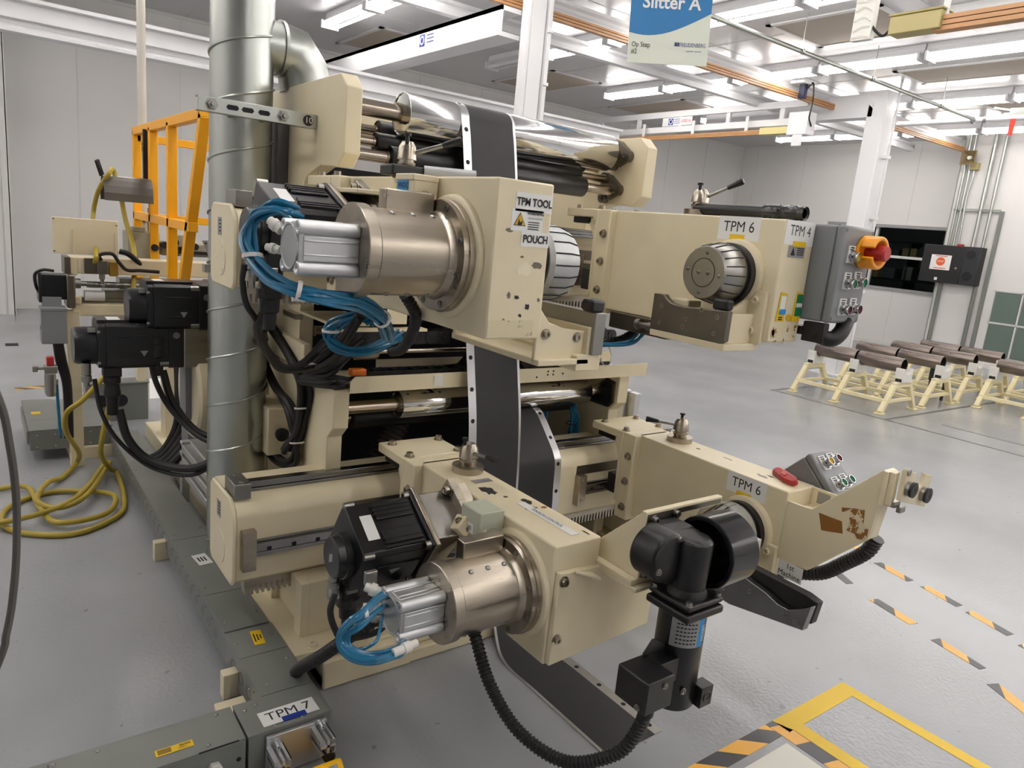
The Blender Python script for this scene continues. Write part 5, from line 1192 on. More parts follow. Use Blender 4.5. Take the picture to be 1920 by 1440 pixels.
t = thing('control_box', 'tilted grey push button box beside the red safety knife', 'control box', (2.6, 1.33, .70))
X2 = Matrix.Translation(V((2.52, 1.412, .878))) @ Matrix.Rotation(math.radians(-45.5), 4, 'X')
def lb(a, c): b = MB(); b.X = X2; b.box(a, c); return b
lb((.0, .03, -.20), (.155, .14, .0)).build('enclosure', 'greybox', t, .006)
lb((-.001, .0, -.201), (.156, .029, .001)).build('box_lid', 'greybox', t, .008)
R2 = X2.to_3x3(); n2 = R2 @ V((0, -1, 0)); u2 = R2 @ V((0, 0, 1))
for x, z, m in ((.05, -.055, 'amber'), (.11, -.05, 'maroon'), (.05, -.145, 'green'), (.11, -.14, 'green')): button(t, X2 @ V((x, 0, z)), n2, u2, m)
b = MB(); b.X = X2
for x in (.014, .142):
    for z in (-.014, -.186): b.lathe((x, 0, z), (0, -1, 0), [(0, 0), (0, .006), (.0008, .006), (.0008, 0)], 12)
b.build('lid_screw', 'dsteel', t)
b = lb((.02, .06, -.30), (.1, .12, -.2)); b.build('box_bracket', 'cream', t)

# red safety knife lying on the lower right arm, wrapped tool on the upper right arm
t = thing('safety_knife', 'red plastic safety knife lying beside the tilted grey push button box', 'knife', (2.42, 1.43, .767))
b = MB(); X3 = Matrix.Translation(V((2.45, 1.452, .782))) @ Matrix.Rotation(math.radians(-118), 4, 'Z') @ Matrix.Rotation(math.radians(28), 4, 'X')
b.X = X3; b.prism([(-.075, -.012, -.011), (-.06, -.022, -.011), (.03, -.026, -.011), (.075, -.014, -.011), (.08, .008, -.011), (.05, .02, -.011), (-.06, .018, -.011), (-.078, .006, -.011)], (0, 0, .022)); kb = b.build('knife_body', 'red', t, .008, 35, 3)
b = MB(); b.X = X3; b.box((-.02, -.008, .011), (.012, .006, .014)); b.box((-.03, -.002, .011), (-.024, .002, .0135)); b.build('slider', mat('pink_red_slider', (206, 96, 92), .4), kb)
t = thing('wrapped_bar', 'black bar with torn plastic wrapping lying on the TPM 4 arm', 'bar', (2.27, 1.65, 1.716))
MB().lathe((2.25, 1.90, 1.738), (.05, -1, 0), [(0, 0), (0, .018), (.008, .022), (.34, .022), (.34, 0)], 24).build('bar', 'blackpl', t)
b = MB(); rn = random.Random(5)
prof = [(.30+.012*k, .022+.006*rn.random()) for k in range(14)]; b.lathe((2.25, 1.90, 1.741), (.05, -1, 0), [(.30, 0)]+prof+[(.45, .016)], 14); b.build('plastic_wrap', mat('crinkled_black_film', (40, 40, 42), .2, 0, 0, 4, .6, 40), t, 0, 20)
# ---------------------------------------------------------------- floor wireways (grey cable trunking)
def wireway(name_label, x0, x1, y0, y1, z0=.03, z1=.15, covers=(), feet=(), knocks=True, side='x'):
    t = thing('wireway', name_label, 'cable trunking', ((x0+x1)/2, (y0+y1)/2, 0), 'grey trunking sections on the floor')
    MB().box((x0+.004, y0, z0), (x1-.004, y1, z1-.006)).build('trough', 'greypaint', t, .002)
    for a, c in covers:
        k = MB().box((x0, a, z1-.006), (x1, c-.003, z1)) if side == 'x' else MB().box((a, y0, z1-.006), (c-.003, y1, z1))
        o = k.build('cover', 'greypaint', t, .001)
        s = MB(); q = a+.06
        while q < c-.03:
            if side == 'x': s.screw((x0+.02, q, z1), (0, 0, 1), .006, .004); s.screw((x1-.02, q+.03, z1), (0, 0, 1), .006, .004)
            else: s.screw((q, y0+.02, z1), (0, 0, 1), .006, .004); s.screw((q+.05, y1-.02, z1), (0, 0, 1), .006, .004)
            q += .3
        s.build('screw', 'steel', o)
    for p in feet:
        b = MB(); b.box((p[0]-.05, p[1]-.02, .0), (p[0]+.03, p[1]+.02, z0+.06)); b.build('foot', 'cream', t, .003)
    return t
w1 = wireway('long grey trunking run on the floor between the coiled yellow hose and the machine', .645, .80, 2.34, 4.85, covers=((2.34, 2.62), (2.62, 3.15), (3.15, 4.85)), feet=((.65, 3.3), (.65, 2.2)))
b = MB(); y = 2.45
while y < 4.7:
    for r in (.018,): b.lathe((.6448, y, .085), (-1, 0, 0), [(0, r), (.0006, r), (.0006, r-.002), (0, r-.002)], 20)
    b.screw((.645, y+.05, .12), (-1, 0, 0), .005, .003); y += .09
b.build('knockout', 'dsteel', w1)
k = sticker((.713, 2.92, .1505), (.1, -1, 0), (1, .1, 0), .10, .055, 'paper', w1)
for q in range(3): sticker((.70+.012*q, 2.92, .1512), (.1, -1, 0), (1, .1, 0), .04, .006, 'ink', k, 'lettering')
b = MB().box((.80, 2.52, .0), (.95, 2.56, .09)).box((.80, 2.50, .07), (1.0, 2.58, .095)); b.build('side_bracket', 'cream', w1, .003)
w2 = wireway('grey corner trunking box with a TPM 7 label on its lid', .56, .805, 1.785, 2.335, covers=(), feet=())
b = MB().box((.56, 1.785, .144), (.805, 1.94, .15)).box((.645, 1.943, .144), (.805, 2.16, .15)).box((.645, 2.163, .144), (.805, 2.33, .15)); c = b.build('cover', 'greypaint', w2, .001)
w2['label'] = 'grey corner trunking box with a TPM 7 label on its lid'
for o in list(w2.children):
    if o.name.startswith('trough'):
        bpy.data.objects.remove(o)
MB().box((.562, 1.787, .0), (.803, 1.94, .144)).box((.647, 1.94, .02), (.803, 2.335, .144)).build('trough', 'greypaint', w2, .002)
b = MB()
for p in ((.68, 1.99), (.78, 2.1), (.66, 2.25), (.78, 2.26), (.585, 1.90), (.62, 1.91), (.72, 1.795), (.64, 1.795)): b.screw((p[0], p[1], .15), (0, 0, 1), .006, .004)
b.screw((.646, 2.02, .12), (-1, 0, 0), .006, .004); b.screw((.646, 2.06, .10), (-1, 0, 0), .006, .004); b.build('screw', 'steel', c)
b = MB()
for y in (1.99, 2.07, 2.15, 2.23): b.lathe((.6465, y, .085), (-1, 0, 0), [(0, .022), (.0006, .022), (.0006, .02), (0, .02)], 20)
b.build('knockout', 'dsteel', w2)
k = wedge_label((.692, 1.836, .1505), FX, (0, 1, 0), .165, .066, 'TPM 7', .05, w2, (.008, -.026, .07, .022), 1.0, 'tapeblue', .002)
k = sticker((.733, 2.258, .1505), (-.1, -1, 0), (1, -.1, 0), .09, .036, 'tapey', w2, 'yellow_label')
for q in range(3): sticker((.723+.01*q, 2.258, .1512), (-.1, -1, 0), (1, -.1, 0), .05-.012*q, .004, 'ink', k, 'lettering')
w3 = wireway('grey trunking run with a yellow bar code label, joined to the TPM 7 box', -.9, .558, 1.785, 1.94, 0.0, .15, ((-.9, .10), (.10, .557)), (), side='y')
k = sticker((.38, 1.836, .1505), FX, (0, 1, 0), .095, .026, 'tapey', w3, 'yellow_label')
for q in range(4): sticker((.355, 1.844-.005*q, .1512), FX, (0, 1, 0), .034, .002, 'ink', k, 'lettering')
for q in range(7): sticker((.395+.004*q, 1.841, .1512), FX, (0, 1, 0), .002, .007, 'ink', k, 'bar_code')
text('6HE01', (.40, 1.830, .1512), FX, (0, 1, 0), .008, 'ink', k)
b = MB().lathe((.47, 1.785, .09), (0, -1, 0), [(0, 0), (0, .02), (.015, .02), (.015, .016), (.04, .017), (.045, .010), (.045, 0)], 6); b.build('cable_gland', 'ptfe', w3, .001)
b = MB().box((.43, 1.7845, .148), (.535, 1.7865, .1515)).screw((.535, 1.785, .09), (0, -1, 0), .007, .004); b.build('cover_gap', 'hole', w3)
b = MB().box((.55, 1.96, .04), (.64, 2.10, .058)).box((.57, 1.97, .0), (.60, 2.0, .04)); 
tag(b.build('support_bracket', 'cream', None, .003), 'small cream angle bracket beside the grey corner trunking box', 'bracket')
w4 = wireway('wide grey trunking box on the floor under the rear unwind stand', .23, .66, 4.86, 5.6, .07, .19, covers=())
MB().box((.23, 4.86, .185), (.66, 5.08, .195)).box((.23, 5.08, .185), (.40, 5.6, .195)).build('cover', 'greypaint', w4, .002)
b = MB(); 
for k in range(5): b.screw((.27+.09*k, 4.86, .16), (0, -1, 0), .007, .005); b.screw((.27+.09*k, 4.86, .09), (0, -1, 0), .007, .005)
b.build('screw', 'steel', w4); MB().box((.222, 4.9, .10), (.23, 5.5, .18)).build('latch', 'steel', w4)
sticker((.29, 5.25, .1955), FX, (0, 1, 0), .05, .06, 'tapey', w4, 'yellow_label')
MB().box((.43, 4.83, .0), (.68, 5.1, .075)).build('foot', 'cream', w4, .003)
w5 = wireway('tall grey trunking piece with round cable holes behind the long run', .60, 1.0, 5.62, 5.76, .0, .28, covers=())
b = MB()
for x in (.70, .82): b.lathe((x, 5.619, .15), (0, -1, 0), [(0, 0), (0, .045), (.001, .045), (.001, 0)], 20)
b.build('cable_hole', 'hole', w5)
MB().box((.595, 5.61, .27), (1.005, 5.77, .28)).build('cover', 'greypaint', w5, .001)

# safety scanner with its mounting plate on the corner trunking
t = thing('safety_scanner', 'yellow safety scanner on an aluminium plate below the TPM 7 label', 'scanner', (.70, 1.70, .05))
MB().box((.608, 1.772, .005), (.785, 1.785, .136)).build('mounting_plate', 'alu', t, .002)
b = MB()
for x, z in ((.632, .085), (.762, .10)):
    b.box((x-.004, 1.70, z-.022), (x+.004, 1.772, z+.022)).box((x-.022, 1.70, z-.004), (x+.022, 1.772, z+.004))
    for sx in (-1, 1):
        for sz in (-1, 1): b.box((x+sx*.012, 1.70, z+sz*.022-.003), (x+sx*.022, 1.772, z+sz*.022)).box((x+sx*.022-.003, 1.70, z+sz*.012), (x+sx*.022, 1.772, z+sz*.022))
    b.bolt((x, 1.772, z+.034), (0, -1, 0), .006, .03)
b.each('profile_stub', 'alu', t, 0, 10)
MB().cyl((.768, 1.70, .06), (.768, 1.735, .06), .018, 18).cyl((.635, 1.69, .035), (.635, 1.73, .035), .02, 18).each('clamp_knob', 'blackpl', t, .002)
b = MB(); X5 = Matrix.Translation(V((.715, 1.69, .02))) @ Matrix.Rotation(math.radians(38), 4, 'X')
b.X = X5; b.box((-.08, -.11, -.03), (.075, .02, .06)); sb = b.build('scanner_body', 'scanner', t, .01, 35, 3)
b = MB(); b.X = X5; b.prism([(-.045, -.05, .06), (.0, -.05, .06), (.0, .0, .06), (-.045, .0, .06)], (0, 0, .001)); lb_ = b.build('label_sticker', 'tapey', sb)
b = MB(); b.X = X5; b.box((.03, -.055, .06), (.055, .005, .064)); b.build('display', 'silverlabel', sb, .003)
b = MB(); b.X = X5
for k in range(4): b.box((-.04, -.012-.008*k, .061), (-.018, -.009-.008*k, .0618))
b.lathe((-.008, -.02, .061), (0, 0, 1), [(0, .006), (.0006, .006), (.0006, .003), (0, .003)], 12); b.build('lettering', 'ink', lb_)

# ---------------------------------------------------------------- galvanised spiral duct
DX, DY, DR = .858, 2.97, .113
t = thing('spiral_duct', 'galvanised spiral exhaust duct running up to the ceiling beside the yellow railing', 'duct', (DX, DY, .1))
MB().lathe((DX, DY, .09), (0, 0, 1), [(0, 0), (0, DR), (CZ-.09, DR)], 56).build('duct_pipe', 'galv', t)
b = MB(); P = []
for k in range(20*40):
    a = 2*PI*k/40; P.append((DX+(DR+.0015)*math.cos(a), DY+(DR+.0015)*math.sin(a), .12+.192*k/40))
b.tube(P, .005, 6); b.build('spiral_seam', 'galv', t)
b = MB().tube([(.90, 2.98, 2.19), (1.0, 2.99, 2.19)], .096, 40)
e = b.build('branch_elbow', 'galv', t)
b = MB().tube([(.995, 2.99, 2.19), (1.055, 2.995, 2.185), (1.1, 3.0, 2.13), (1.115, 3.0, 2.06)], .1, 40); b.build('elbow_gore', 'galv', e)
b = MB().lathe((.998, 2.99, 2.19), (1, 0, 0), [(0, .096), (0, .104), (.012, .104), (.012, .096)], 40); b.build('elbow_bead', 'galv', e)
b = MB()
for z in (1.34,): b.lathe((DX, DY, z-.02), (0, 0, 1), [(0, DR), (0, DR+.005), (.04, DR+.005), (.04, DR)], 48); b.box((DX-DR-.03, DY-.06, z-.01), (DX-DR+.01, DY-.02, z+.02))
b.build('clamp_band', 'galv', t)
t = thing('strut_channel', 'slotted steel strut channel bolted across the spiral duct to the machine frame', 'strut', (.63, 2.64, 1.9))
OS = -.0265; OY = -.2
b = MB().box((.625, 2.642, 1.882), (1.028, 2.646, 1.930)).box((.625, 2.646, 1.926), (1.028, 2.68, 1.930)).box((.625, 2.646, 1.882), (1.028, 2.68, 1.886)); ch = b.build('channel', 'galv', t, .001)
b = MB()
for x in (.735, .785, .84): b.ext(1, [(x-.015, 1.898), (x+.015, 1.898), (x+.021, 1.906), (x+.015, 1.914), (x-.015, 1.914), (x-.021, 1.906)], 2.6418, 2.6405)
b.build('slot', 'hole', ch)
b = MB()
for x in (.668, .905): b.lathe((x, 2.642, 1.906), (0, -1, 0), [(0, 0), (0, .021), (.003, .021), (.003, .015), (.014, .015), (.014, .008), (.026, .008), (.026, 0)], 6)
b.build('bolt', 'steel', ch)
b = MB(); b.lathe((.995, 2.6418, 1.906), (0, -1, 0), [(0, 0), (0, .019), (.0008, .019), (.0008, 0)], 10); m_ = b.build('ink_mark', 'ink', ch)
for x in (.79, .90): MB().cyl((x, 2.68, 1.906), (x, 2.88, 1.906), .01, 12).build('spacer_rod', 'steel', ch)
text('10', (.997, 2.6408, 1.906), FX, UPZ, .03, 'paper', m_)

# ---------------------------------------------------------------- rear unwind stand (left background)
t = thing('unwind_stand', 'cream unwind stand with ball screw and black motor behind the two drive motors', 'machine', (.5, 4.8, 0))
b = MB().box((.375, 4.75, 1.232), (.695, 4.757, 1.43)); pl = b.build('cover_plate', 'cream', t, .003)
b = MB()
for x in (.475, .683): b.prism([(x-.005, 4.75, 1.232), (x+.005, 4.75, 1.232), (x+.003, 4.75, 1.365), (x-.003, 4.75, 1.365)], (0, -.015, 0))
b.build('plate_rib', 'cream', pl)
b = MB()
for x, z in ((.382, 1.42), (.688, 1.405), (.382, 1.245), (.688, 1.245)): b.screw((x, 4.75, z), (0, -1, 0), .005, .003)
b.build('screw', 'dsteel', pl)
b = MB().box((.49, 4.74, 1.125), (1.3, 4.90, 1.215)).box((.44, 4.745, 1.115), (.49, 4.90, 1.215)); b.build('upper_beam', 'cream', t, .004)
b = MB().box((.425, 4.735, 1.12), (.455, 4.90, 1.216)).box((.52, 4.72, 1.13), (.58, 4.745, 1.215)); b.build('beam_bracket', 'dsteel', t, .003)
b = MB().box((.58, 4.70, 1.13), (.63, 4.74, 1.205)).lathe((.605, 4.715, 1.13), (0, 0, -1), [(0, .015), (.03, .015), (.03, .01), (.06, .01), (.06, .016), (.075, .012), (.075, 0)], 14); b.build('valve_body', 'steel', t, .003)
MB().box((.643, 4.70, 1.12), (.685, 4.74, 1.20)).build('brass_fitting', mat('brass', (176, 140, 66), .4, .8), t, .003)
cable([(.60, 4.70, 1.21), (.59, 4.69, 1.235), (.62, 4.68, 1.25), (.66, 4.69, 1.245), (.69, 4.69, 1.2), (.73, 4.69, 1.16), (.80, 4.69, 1.16), (.9, 4.70, 1.155)], .010, 'cable', 'cable', t)
b = MB().box((.305, 4.68, .985), (.425, 4.80, 1.12)).box((.295, 4.66, .97), (.31, 4.82, 1.13)); mo = b.build('servo_motor', 'motor', t, .004)
cable([(.30, 4.70, 1.02), (.285, 4.68, 1.06), (.283, 4.68, 1.12), (.32, 4.68, 1.145), (.37, 4.70, 1.14)], .008, 'motor_cable', 'cable', mo)
b = MB().box((.425, 4.66, .94), (.468, 4.84, 1.125)); b.build('screw_mount', 'dsteel', t, .008)
b = MB().cyl((.468, 4.74, 1.07), (.50, 4.74, 1.07), .028, 16).cyl((.50, 4.74, 1.07), (.53, 4.74, 1.07), .014, 14)
P = [(.53+.2*k/400, 4.74, 1.066) for k in range(401)]; b.tube(P, .02, 12, lambda i: .019 if i % 8 < 5 else .014); b.tube([(.72, 4.74, 1.066), (1.1, 4.74, 1.066)], .018, 12); b.build('ball_screw', 'steel', t)
b = MB().box((.455, 4.72, .89), (1.2, 4.95, .955)).box((.455, 4.70, .96), (.50, 4.74, 1.0)); b.build('lower_beam', 'cream', t, .006)
b = MB().box((.50, 4.8, .96), (1.2, 4.86, .985)).box((.62, 4.78, .985), (.75, 4.88, 1.03)).box((.7, 4.76, 1.04), (.9, 4.9, 1.10)); b.build('slide_carriage', 'steel', t, .004)
b = MB().lathe((.52, 4.76, 1.0), (1, 0, 0), [(0, 0), (0, .03), (.1, .03), (.1, 0)], 20); b.build('roller_end', 'white', t)
b = MB().box((.422, 4.70, .0), (.49, 4.76, .92)).box((.95, 4.8, .0), (1.05, 4.95, .9)); b.each('post', 'cream', t, .004)
b = MB().box((.295, 4.58, .755), (.415, 4.70, .945)); gx = b.build('electrical_box', 'greybox', t, .004)
b = MB().box((.294, 4.578, .935), (.417, 4.702, .95)).box((.31, 4.66, .95), (.40, 4.72, 1.0)).box((.291, 4.60, .83), (.295, 4.63, .86)); b.build('box_lid', 'greybox', gx, .003)
b = MB()
for k in range(3): b.tube(cr([(.36+.012*k, 4.62, .755), (.37+.014*k, 4.62, .65), (.40+.01*k, 4.64, .5), (.40+.01*k, 4.64, .2)], 6), .014, 8)
b.build('cable_bundle', 'cable', t)
b = MB().lathe((.325, 4.56, .60), (0, 0, -1), [(0, 0), (0, .026), (.02, .028), (.11, .028), (.13, .02), (.13, 0)], 18).box((.30, 4.54, .60), (.36, 4.60, .64)).cyl((.30, 4.57, .625), (.262, 4.57, .625), .008, 10).box((.245, 4.555, .608), (.27, 4.585, .638)).cyl((.352, 4.58, .53), (.352, 4.58, .56), .012, 10); rg = b.build('air_regulator', 'steel', t, .003)
MB().box((.31, 4.545, .64), (.345, 4.585, .69)).build('red_valve_knob', 'red', rg, .005)
b = MB().tube(cr([(.355, 4.58, .53), (.36, 4.6, .4), (.37, 4.65, .2)]), .008, 8); b.build('air_tube', 'blue', rg)
b = MB().box((.80, 5.1, 1.20), (.98, 5.3, 1.36)).box((.83, 5.1, 1.36), (.9, 5.2, 1.39)).box((1.0, 5.15, 1.22), (1.6, 5.4, 1.30)).box((1.05, 5.12, 1.28), (1.2, 5.2, 1.36)); b.build('unwind_head', mat('grey_beige_casting', (150, 144, 124), .5), t, .006)
b = MB()
for k in range(5): b.cyl((.95+.06*k, 5.08, 1.27+.02*(k % 3)), (.95+.06*k, 5.15, 1.27+.02*(k % 3)), .022, 12)
b.box((1.1, 5.09, 1.24), (1.5, 5.13, 1.26)); b.build('fitting_block', 'blackpl', t)
b = MB().prism([(1.20, 4.95, 1.34), (1.23, 4.95, 1.345), (1.33, 4.95, 1.12), (1.30, 4.95, 1.10)], (0, .004, 0)); se = b.build('foil_strip', 'foil', t)
b = MB()
for k in range(5): b.lathe((1.222+.02*k, 4.9498, 1.325-.045*k), (0, -1, 0), [(0, 0), (0, .006), (.0005, .006), (.0005, 0)], 10)
b.build('punched_hole', 'hole', se)
cable([(.70, 4.75, 1.26), (.74, 4.74, 1.25), (.78, 4.74, 1.22), (.82, 4.76, 1.18)], .016, 'cable', 'cable', t)

# ---------------------------------------------------------------- yellow guard rail
t = thing('guard_rail', 'yellow welded guard rail on the platform behind the spiral duct', 'railing', (.95, 4.7, .9))
def yb(p, q, w=.05, name='rail'): MB().bar(p, q, w, w).build(name, 'yellow', t, .003)
yb((.95, 5.68, 2.0), (.95, 3.86, 2.0)); yb((.95, 5.68, 1.45), (.95, 4.1, 1.45))
for y in (5.66, 5.12, 4.6): yb((.95, y, .95), (.95, y, 2.0), .05, 'post')
yb((.95, 3.88, 2.0), (.95, 4.38, 1.0), .05, 'slanted_post')
yb((.95, 5.66, 1.96), (2.3, 5.66, 1.96)); yb((.95, 5.66, 1.44), (2.3, 5.66, 1.44)); yb((1.6, 5.66, .95), (1.6, 5.66, 1.96), .05, 'post')
yb((1.14, 3.7, 1.70), (2.2, 3.72, 1.70)); yb((1.14, 3.7, 1.70), (1.14, 3.7, .9), .05, 'post')
MB().box((.9, 3.9, .88), (1.0, 5.72, .955)).box((.92, 3.92, 0), (.98, 3.98, .88)).box((.93, 5.64, 0), (.99, 5.70, .88)).box((.9, 5.62, .88), (2.3, 5.70, .955)).box((1.1, 3.66, .0), (1.16, 3.72, .9)).build('platform_edge', 'cream', t, .003)
b = MB().bolt((.922, 4.38, 1.13), (-1, 0, 0), .012, .02); b.build('bolt', 'steel', t)
t = thing('drop_pipe', 'grey white vertical pipe with couplings dropping from the ceiling behind the railing', 'pipe', (.985, 5.78, 0))
MB().cyl((1.01, 5.80, 0), (1.01, 5.80, CZ), .028, 20).build('pipe', mat('pvc_pipe', (196, 192, 182), .45, 0, .06, 3), t)
b = MB()
for z in (1.92, 1.88, 1.62, 1.4): b.lathe((1.01, 5.80, z), (0, 0, 1), [(0, .028), (0, .036), (.03, .036), (.03, .028)], 20)
b.build('coupling', 'steel', t)
MB().box((1.035, 5.79, 1.3), (1.05, 5.81, 1.5)).build('dark_strut', 'darkbox', t)
for nm, lab, pth in (('yellow_hose', 'yellow hose looped over the grey hanger down to the coil on the floor',
    [(.572, 4.72, 1.19), (.58, 4.72, 1.255), (0.630, 5.229, 1.425), (0.652, 5.170, 1.582), (0.687, 4.994, 1.688), (0.723, 5.076, 1.718), (0.753, 5.053, 1.600), (0.780, 5.053, 1.438), (0.807, 4.935, 1.246), (.76, 4.7, 1.05), (.70, 4.5, .85), (.594, 4.2, .679), (.558, 4.2, .493), (.522, 4.2, .32), (.525, 4.28, .2), (.58, 4.42, .07), (.625, 4.45, .02), (.605, 4.111, .014), (.549, 3.86, .014), (.358, 3.7, .014), (.172, 3.764, .014), (.066, 3.93, .014), (.107, 4.161, .014), (.275, 4.288, .014), (.438, 4.221, .022), (.555, 4.07, .034), (.484, 3.84, .034), (.281, 3.81, .034), (.222, 4.04, .034), (.186, 4.366, .03), (.02, 4.42, .014), (-.3, 4.3, .014)]),
    ('yellow_hose', 'yellow hose emerging under the lower drive motor and lying across the coil',
    [(.60, 4.32, .75), (.557, 4.25, .666), (.524, 4.22, .625), (.437, 4.2, .53), (.364, 4.2, .464), (.37, 4.3, .33), (.44, 4.5, .16), (.45, 4.68, .04), (.36, 4.5, .016), (.28, 4.37, .04), (.216, 4.1, .05), (.295, 3.96, .05), (.425, 4.08, .05), (.58, 4.50, .05), (.61, 4.64, .03), (.56, 4.52, .05), (.45, 4.20, .06), (.33, 3.98, .06), (.12, 3.88, .05), (-.25, 3.95, .014)])):
    o = MB().tube(cr(pth, 10), .0135, 10).build(nm, 'hose'); tag(o, lab, 'hose', 'yellow hoses')
t = thing('hose_hanger', 'grey curved metal hose hanger with an angled black bar in front of the railing', 'hanger', (.79, 5.08, 1.54))
b = MB(); n = 10
for (x0, x1) in ((.664, .928),):
    for k in range(n):
        a0, a1 = PI*k/n, PI*(k+1)/n; R = .088; cx = 1.54
        P = [(x, 5.08+R*math.cos(a), cx+.147*math.sin(a)) for x, a in ((x0, a0), (x1, a0), (x1-.01, a1), (x0, a1))] if 0 else [(x0, 5.08+R*math.cos(a0), cx+.147*math.sin(a0)), (x1, 5.08+R*math.cos(a0), cx+.147*math.sin(a0)), (x1, 5.08+R*math.cos(a1), cx+.147*math.sin(a1)), (x0, 5.08+R*math.cos(a1), cx+.147*math.sin(a1))]
        b.prism(P, (0, -.003*math.cos(a0), -.003*math.sin(a0)))
b.build('curved_saddle', mat('grey_hanger_plastic', (82, 78, 72), .35), t)
MB().bar((.664, 5.08, 1.68), (.635, 5.05, 1.764), .016, .024).build('stop_bar', 'blackpl', t)
MB().box((.905, 5.17, 1.60), (.93, 5.20, 1.985)).box((.905, 5.08, 1.63), (.93, 5.19, 1.66)).build('hanger_post', 'blackpl', t)

# hanging dark cord at the left edge of the view
o = MB().tube(cr([(-.5, 1.25, 3.94), (-.42, 1.22, 2.4), (-.12, 1.19, 1.6), (.0, 1.186, 1.36), (.025, 1.187, 1.300), (.034, 1.194, 1.230), (.038, 1.206, 1.16), (.037, 1.212, 1.094), (.031, 1.210, 1.019), (.018, 1.199, 0.945), (-.01, 1.19, .86), (-.2, 1.15, .4), (-.5, 1.1, .012), (-.9, 1.1, .012)], 10), .0052, 8).build('hanging_cable', mat('dark_grey_cord', (78, 76, 72), .6))
tag(o, 'dark grey cable hanging close to the camera in front of the coiled hose', 'cable')

# ---------------------------------------------------------------- tube racks and steel core tubes
def rack(loc, label):
    t = thing('tube_rack', label, 'tube rack', loc, 'cream racks for steel core tubes'); cx, cy, _ = loc
    for k, y in enumerate((cy-.535, cy, cy+.535)):
        for s in (-1, 1):
            b = MB().bar((cx+s*.375, y, .02), (cx+s*.15, y, .335), .055, .05).box((cx+s*.375-.05, y-.045, 0), (cx+s*.375+.05, y+.045, .02)); b.build('leg', 'rackpaint', t, .003)
        MB().box((cx-.19, y-.03, .29), (cx+.19, y+.03, .345)).box((cx-.30, y-.02, .12), (cx+.30, y+.02, .155)).build('cross_bar', 'rackpaint', t, .004)
        P = [(cx-.10, .345), (cx+.10, .345), (cx+.10, .50), (cx+.078, .50)]+[(cx+.083*math.cos(a), .522+.083*math.sin(a)) for a in [math.radians(-20-14*q) for q in range(11)]]+[(cx-.078, .50), (cx-.10, .50)]
        b = MB().ext(1, P, y-.05, y+.05); sd = b.build('saddle', 'nylon', t, .005)
        b = MB().box((cx-.1005, y-.035, .35), (cx-.0995, y+.035, .385)); b.build('clip', 'blackpl', sd)
    for s in (-1, 1):
        MB().bar((cx+s*.29, cy-.56, .14), (cx+s*.29, cy+.56, .14), .05, .04).build('side_rail', 'rackpaint', t, .003)
    return t
def core(loc, label):
    t = thing('core_tube', label, 'steel tube', loc, 'steel core tubes on the racks'); x, y, z = loc
    L = .255
    MB().lathe((x, y-L, z), (0, 1, 0), [(.004, .074), (0, .076), (0, .081), (.002, .082), (2*L-.002, .082), (2*L, .081), (2*L, .076), (2*L-.004, .074)], 40).build('tube_shell', 'tubesteel', t)
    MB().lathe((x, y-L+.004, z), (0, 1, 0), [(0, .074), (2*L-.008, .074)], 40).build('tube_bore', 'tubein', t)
    return t
r0 = rack((8.28, 4.262, 0), 'cream tube rack nearest the camera, carrying two steel tubes')
for loc, lab in (((9.24, 4.262, 0), 'second cream tube rack counted from the nearest rack'), ((10.15, 4.262, 0), 'third cream tube rack counted from the nearest rack'), ((11.0, 4.262, 0), 'last cream tube rack of the row, nearest the wall'),
                 ((10.15, 2.95, 0), 'cream tube rack standing alone across the dark floor tape, the nearer one'), ((11.0, 2.95, 0), 'cream tube rack standing alone across the dark floor tape, the farther one')):
    dup(r0, loc, lab)
ZT = .522
c0 = core((8.28, 4.53, ZT), 'steel tube on the far half of the nearest rack, with dark slots')
for loc, lab in (((8.28, 3.995, ZT), 'steel tube on the near half of the nearest rack'),
                 ((9.24, 4.53, ZT), 'rusty steel tube on the second rack, far half'), ((9.24, 3.995, ZT), 'steel tube on the second rack, near half behind the white saddle'),
                 ((10.15, 4.53, ZT), 'steel tube on the third rack, far half'), ((10.15, 3.995, ZT), 'steel tube on the third rack, near half with two dark patches'),
                 ((11.0, 4.53, ZT), 'steel tube on the last rack of the row, far half'), ((11.0, 3.995, ZT), 'steel tube on the last rack of the row, near half'),
                 ((10.15, 3.22, ZT), 'steel tube on the rack across the dark tape, half nearer the long row'), ((10.15, 2.685, ZT), 'steel tube on the rack across the dark tape, half farther from the long row'),
                 ((11.0, 3.22, ZT), 'steel tube on the farther rack across the dark floor tape')):
    dup(c0, loc, lab)
t = thing('storage_bin', 'dark grey notched block standing among the tube racks', 'bin', (9.7, 3.95, 0))
b = MB().ext(0, [(3.85, .24), (4.03, .24), (4.03, .40), (3.97, .40), (3.97, .37), (3.94, .37), (3.94, .40), (3.85, .40)], 9.62, 9.76); b.build('block', 'darkbox', t, .004)
MB().box((9.63, 3.99, 0), (9.66, 4.02, .25)).box((9.72, 3.86, 0), (9.75, 3.89, .25)).build('leg', 'darkbox', t)

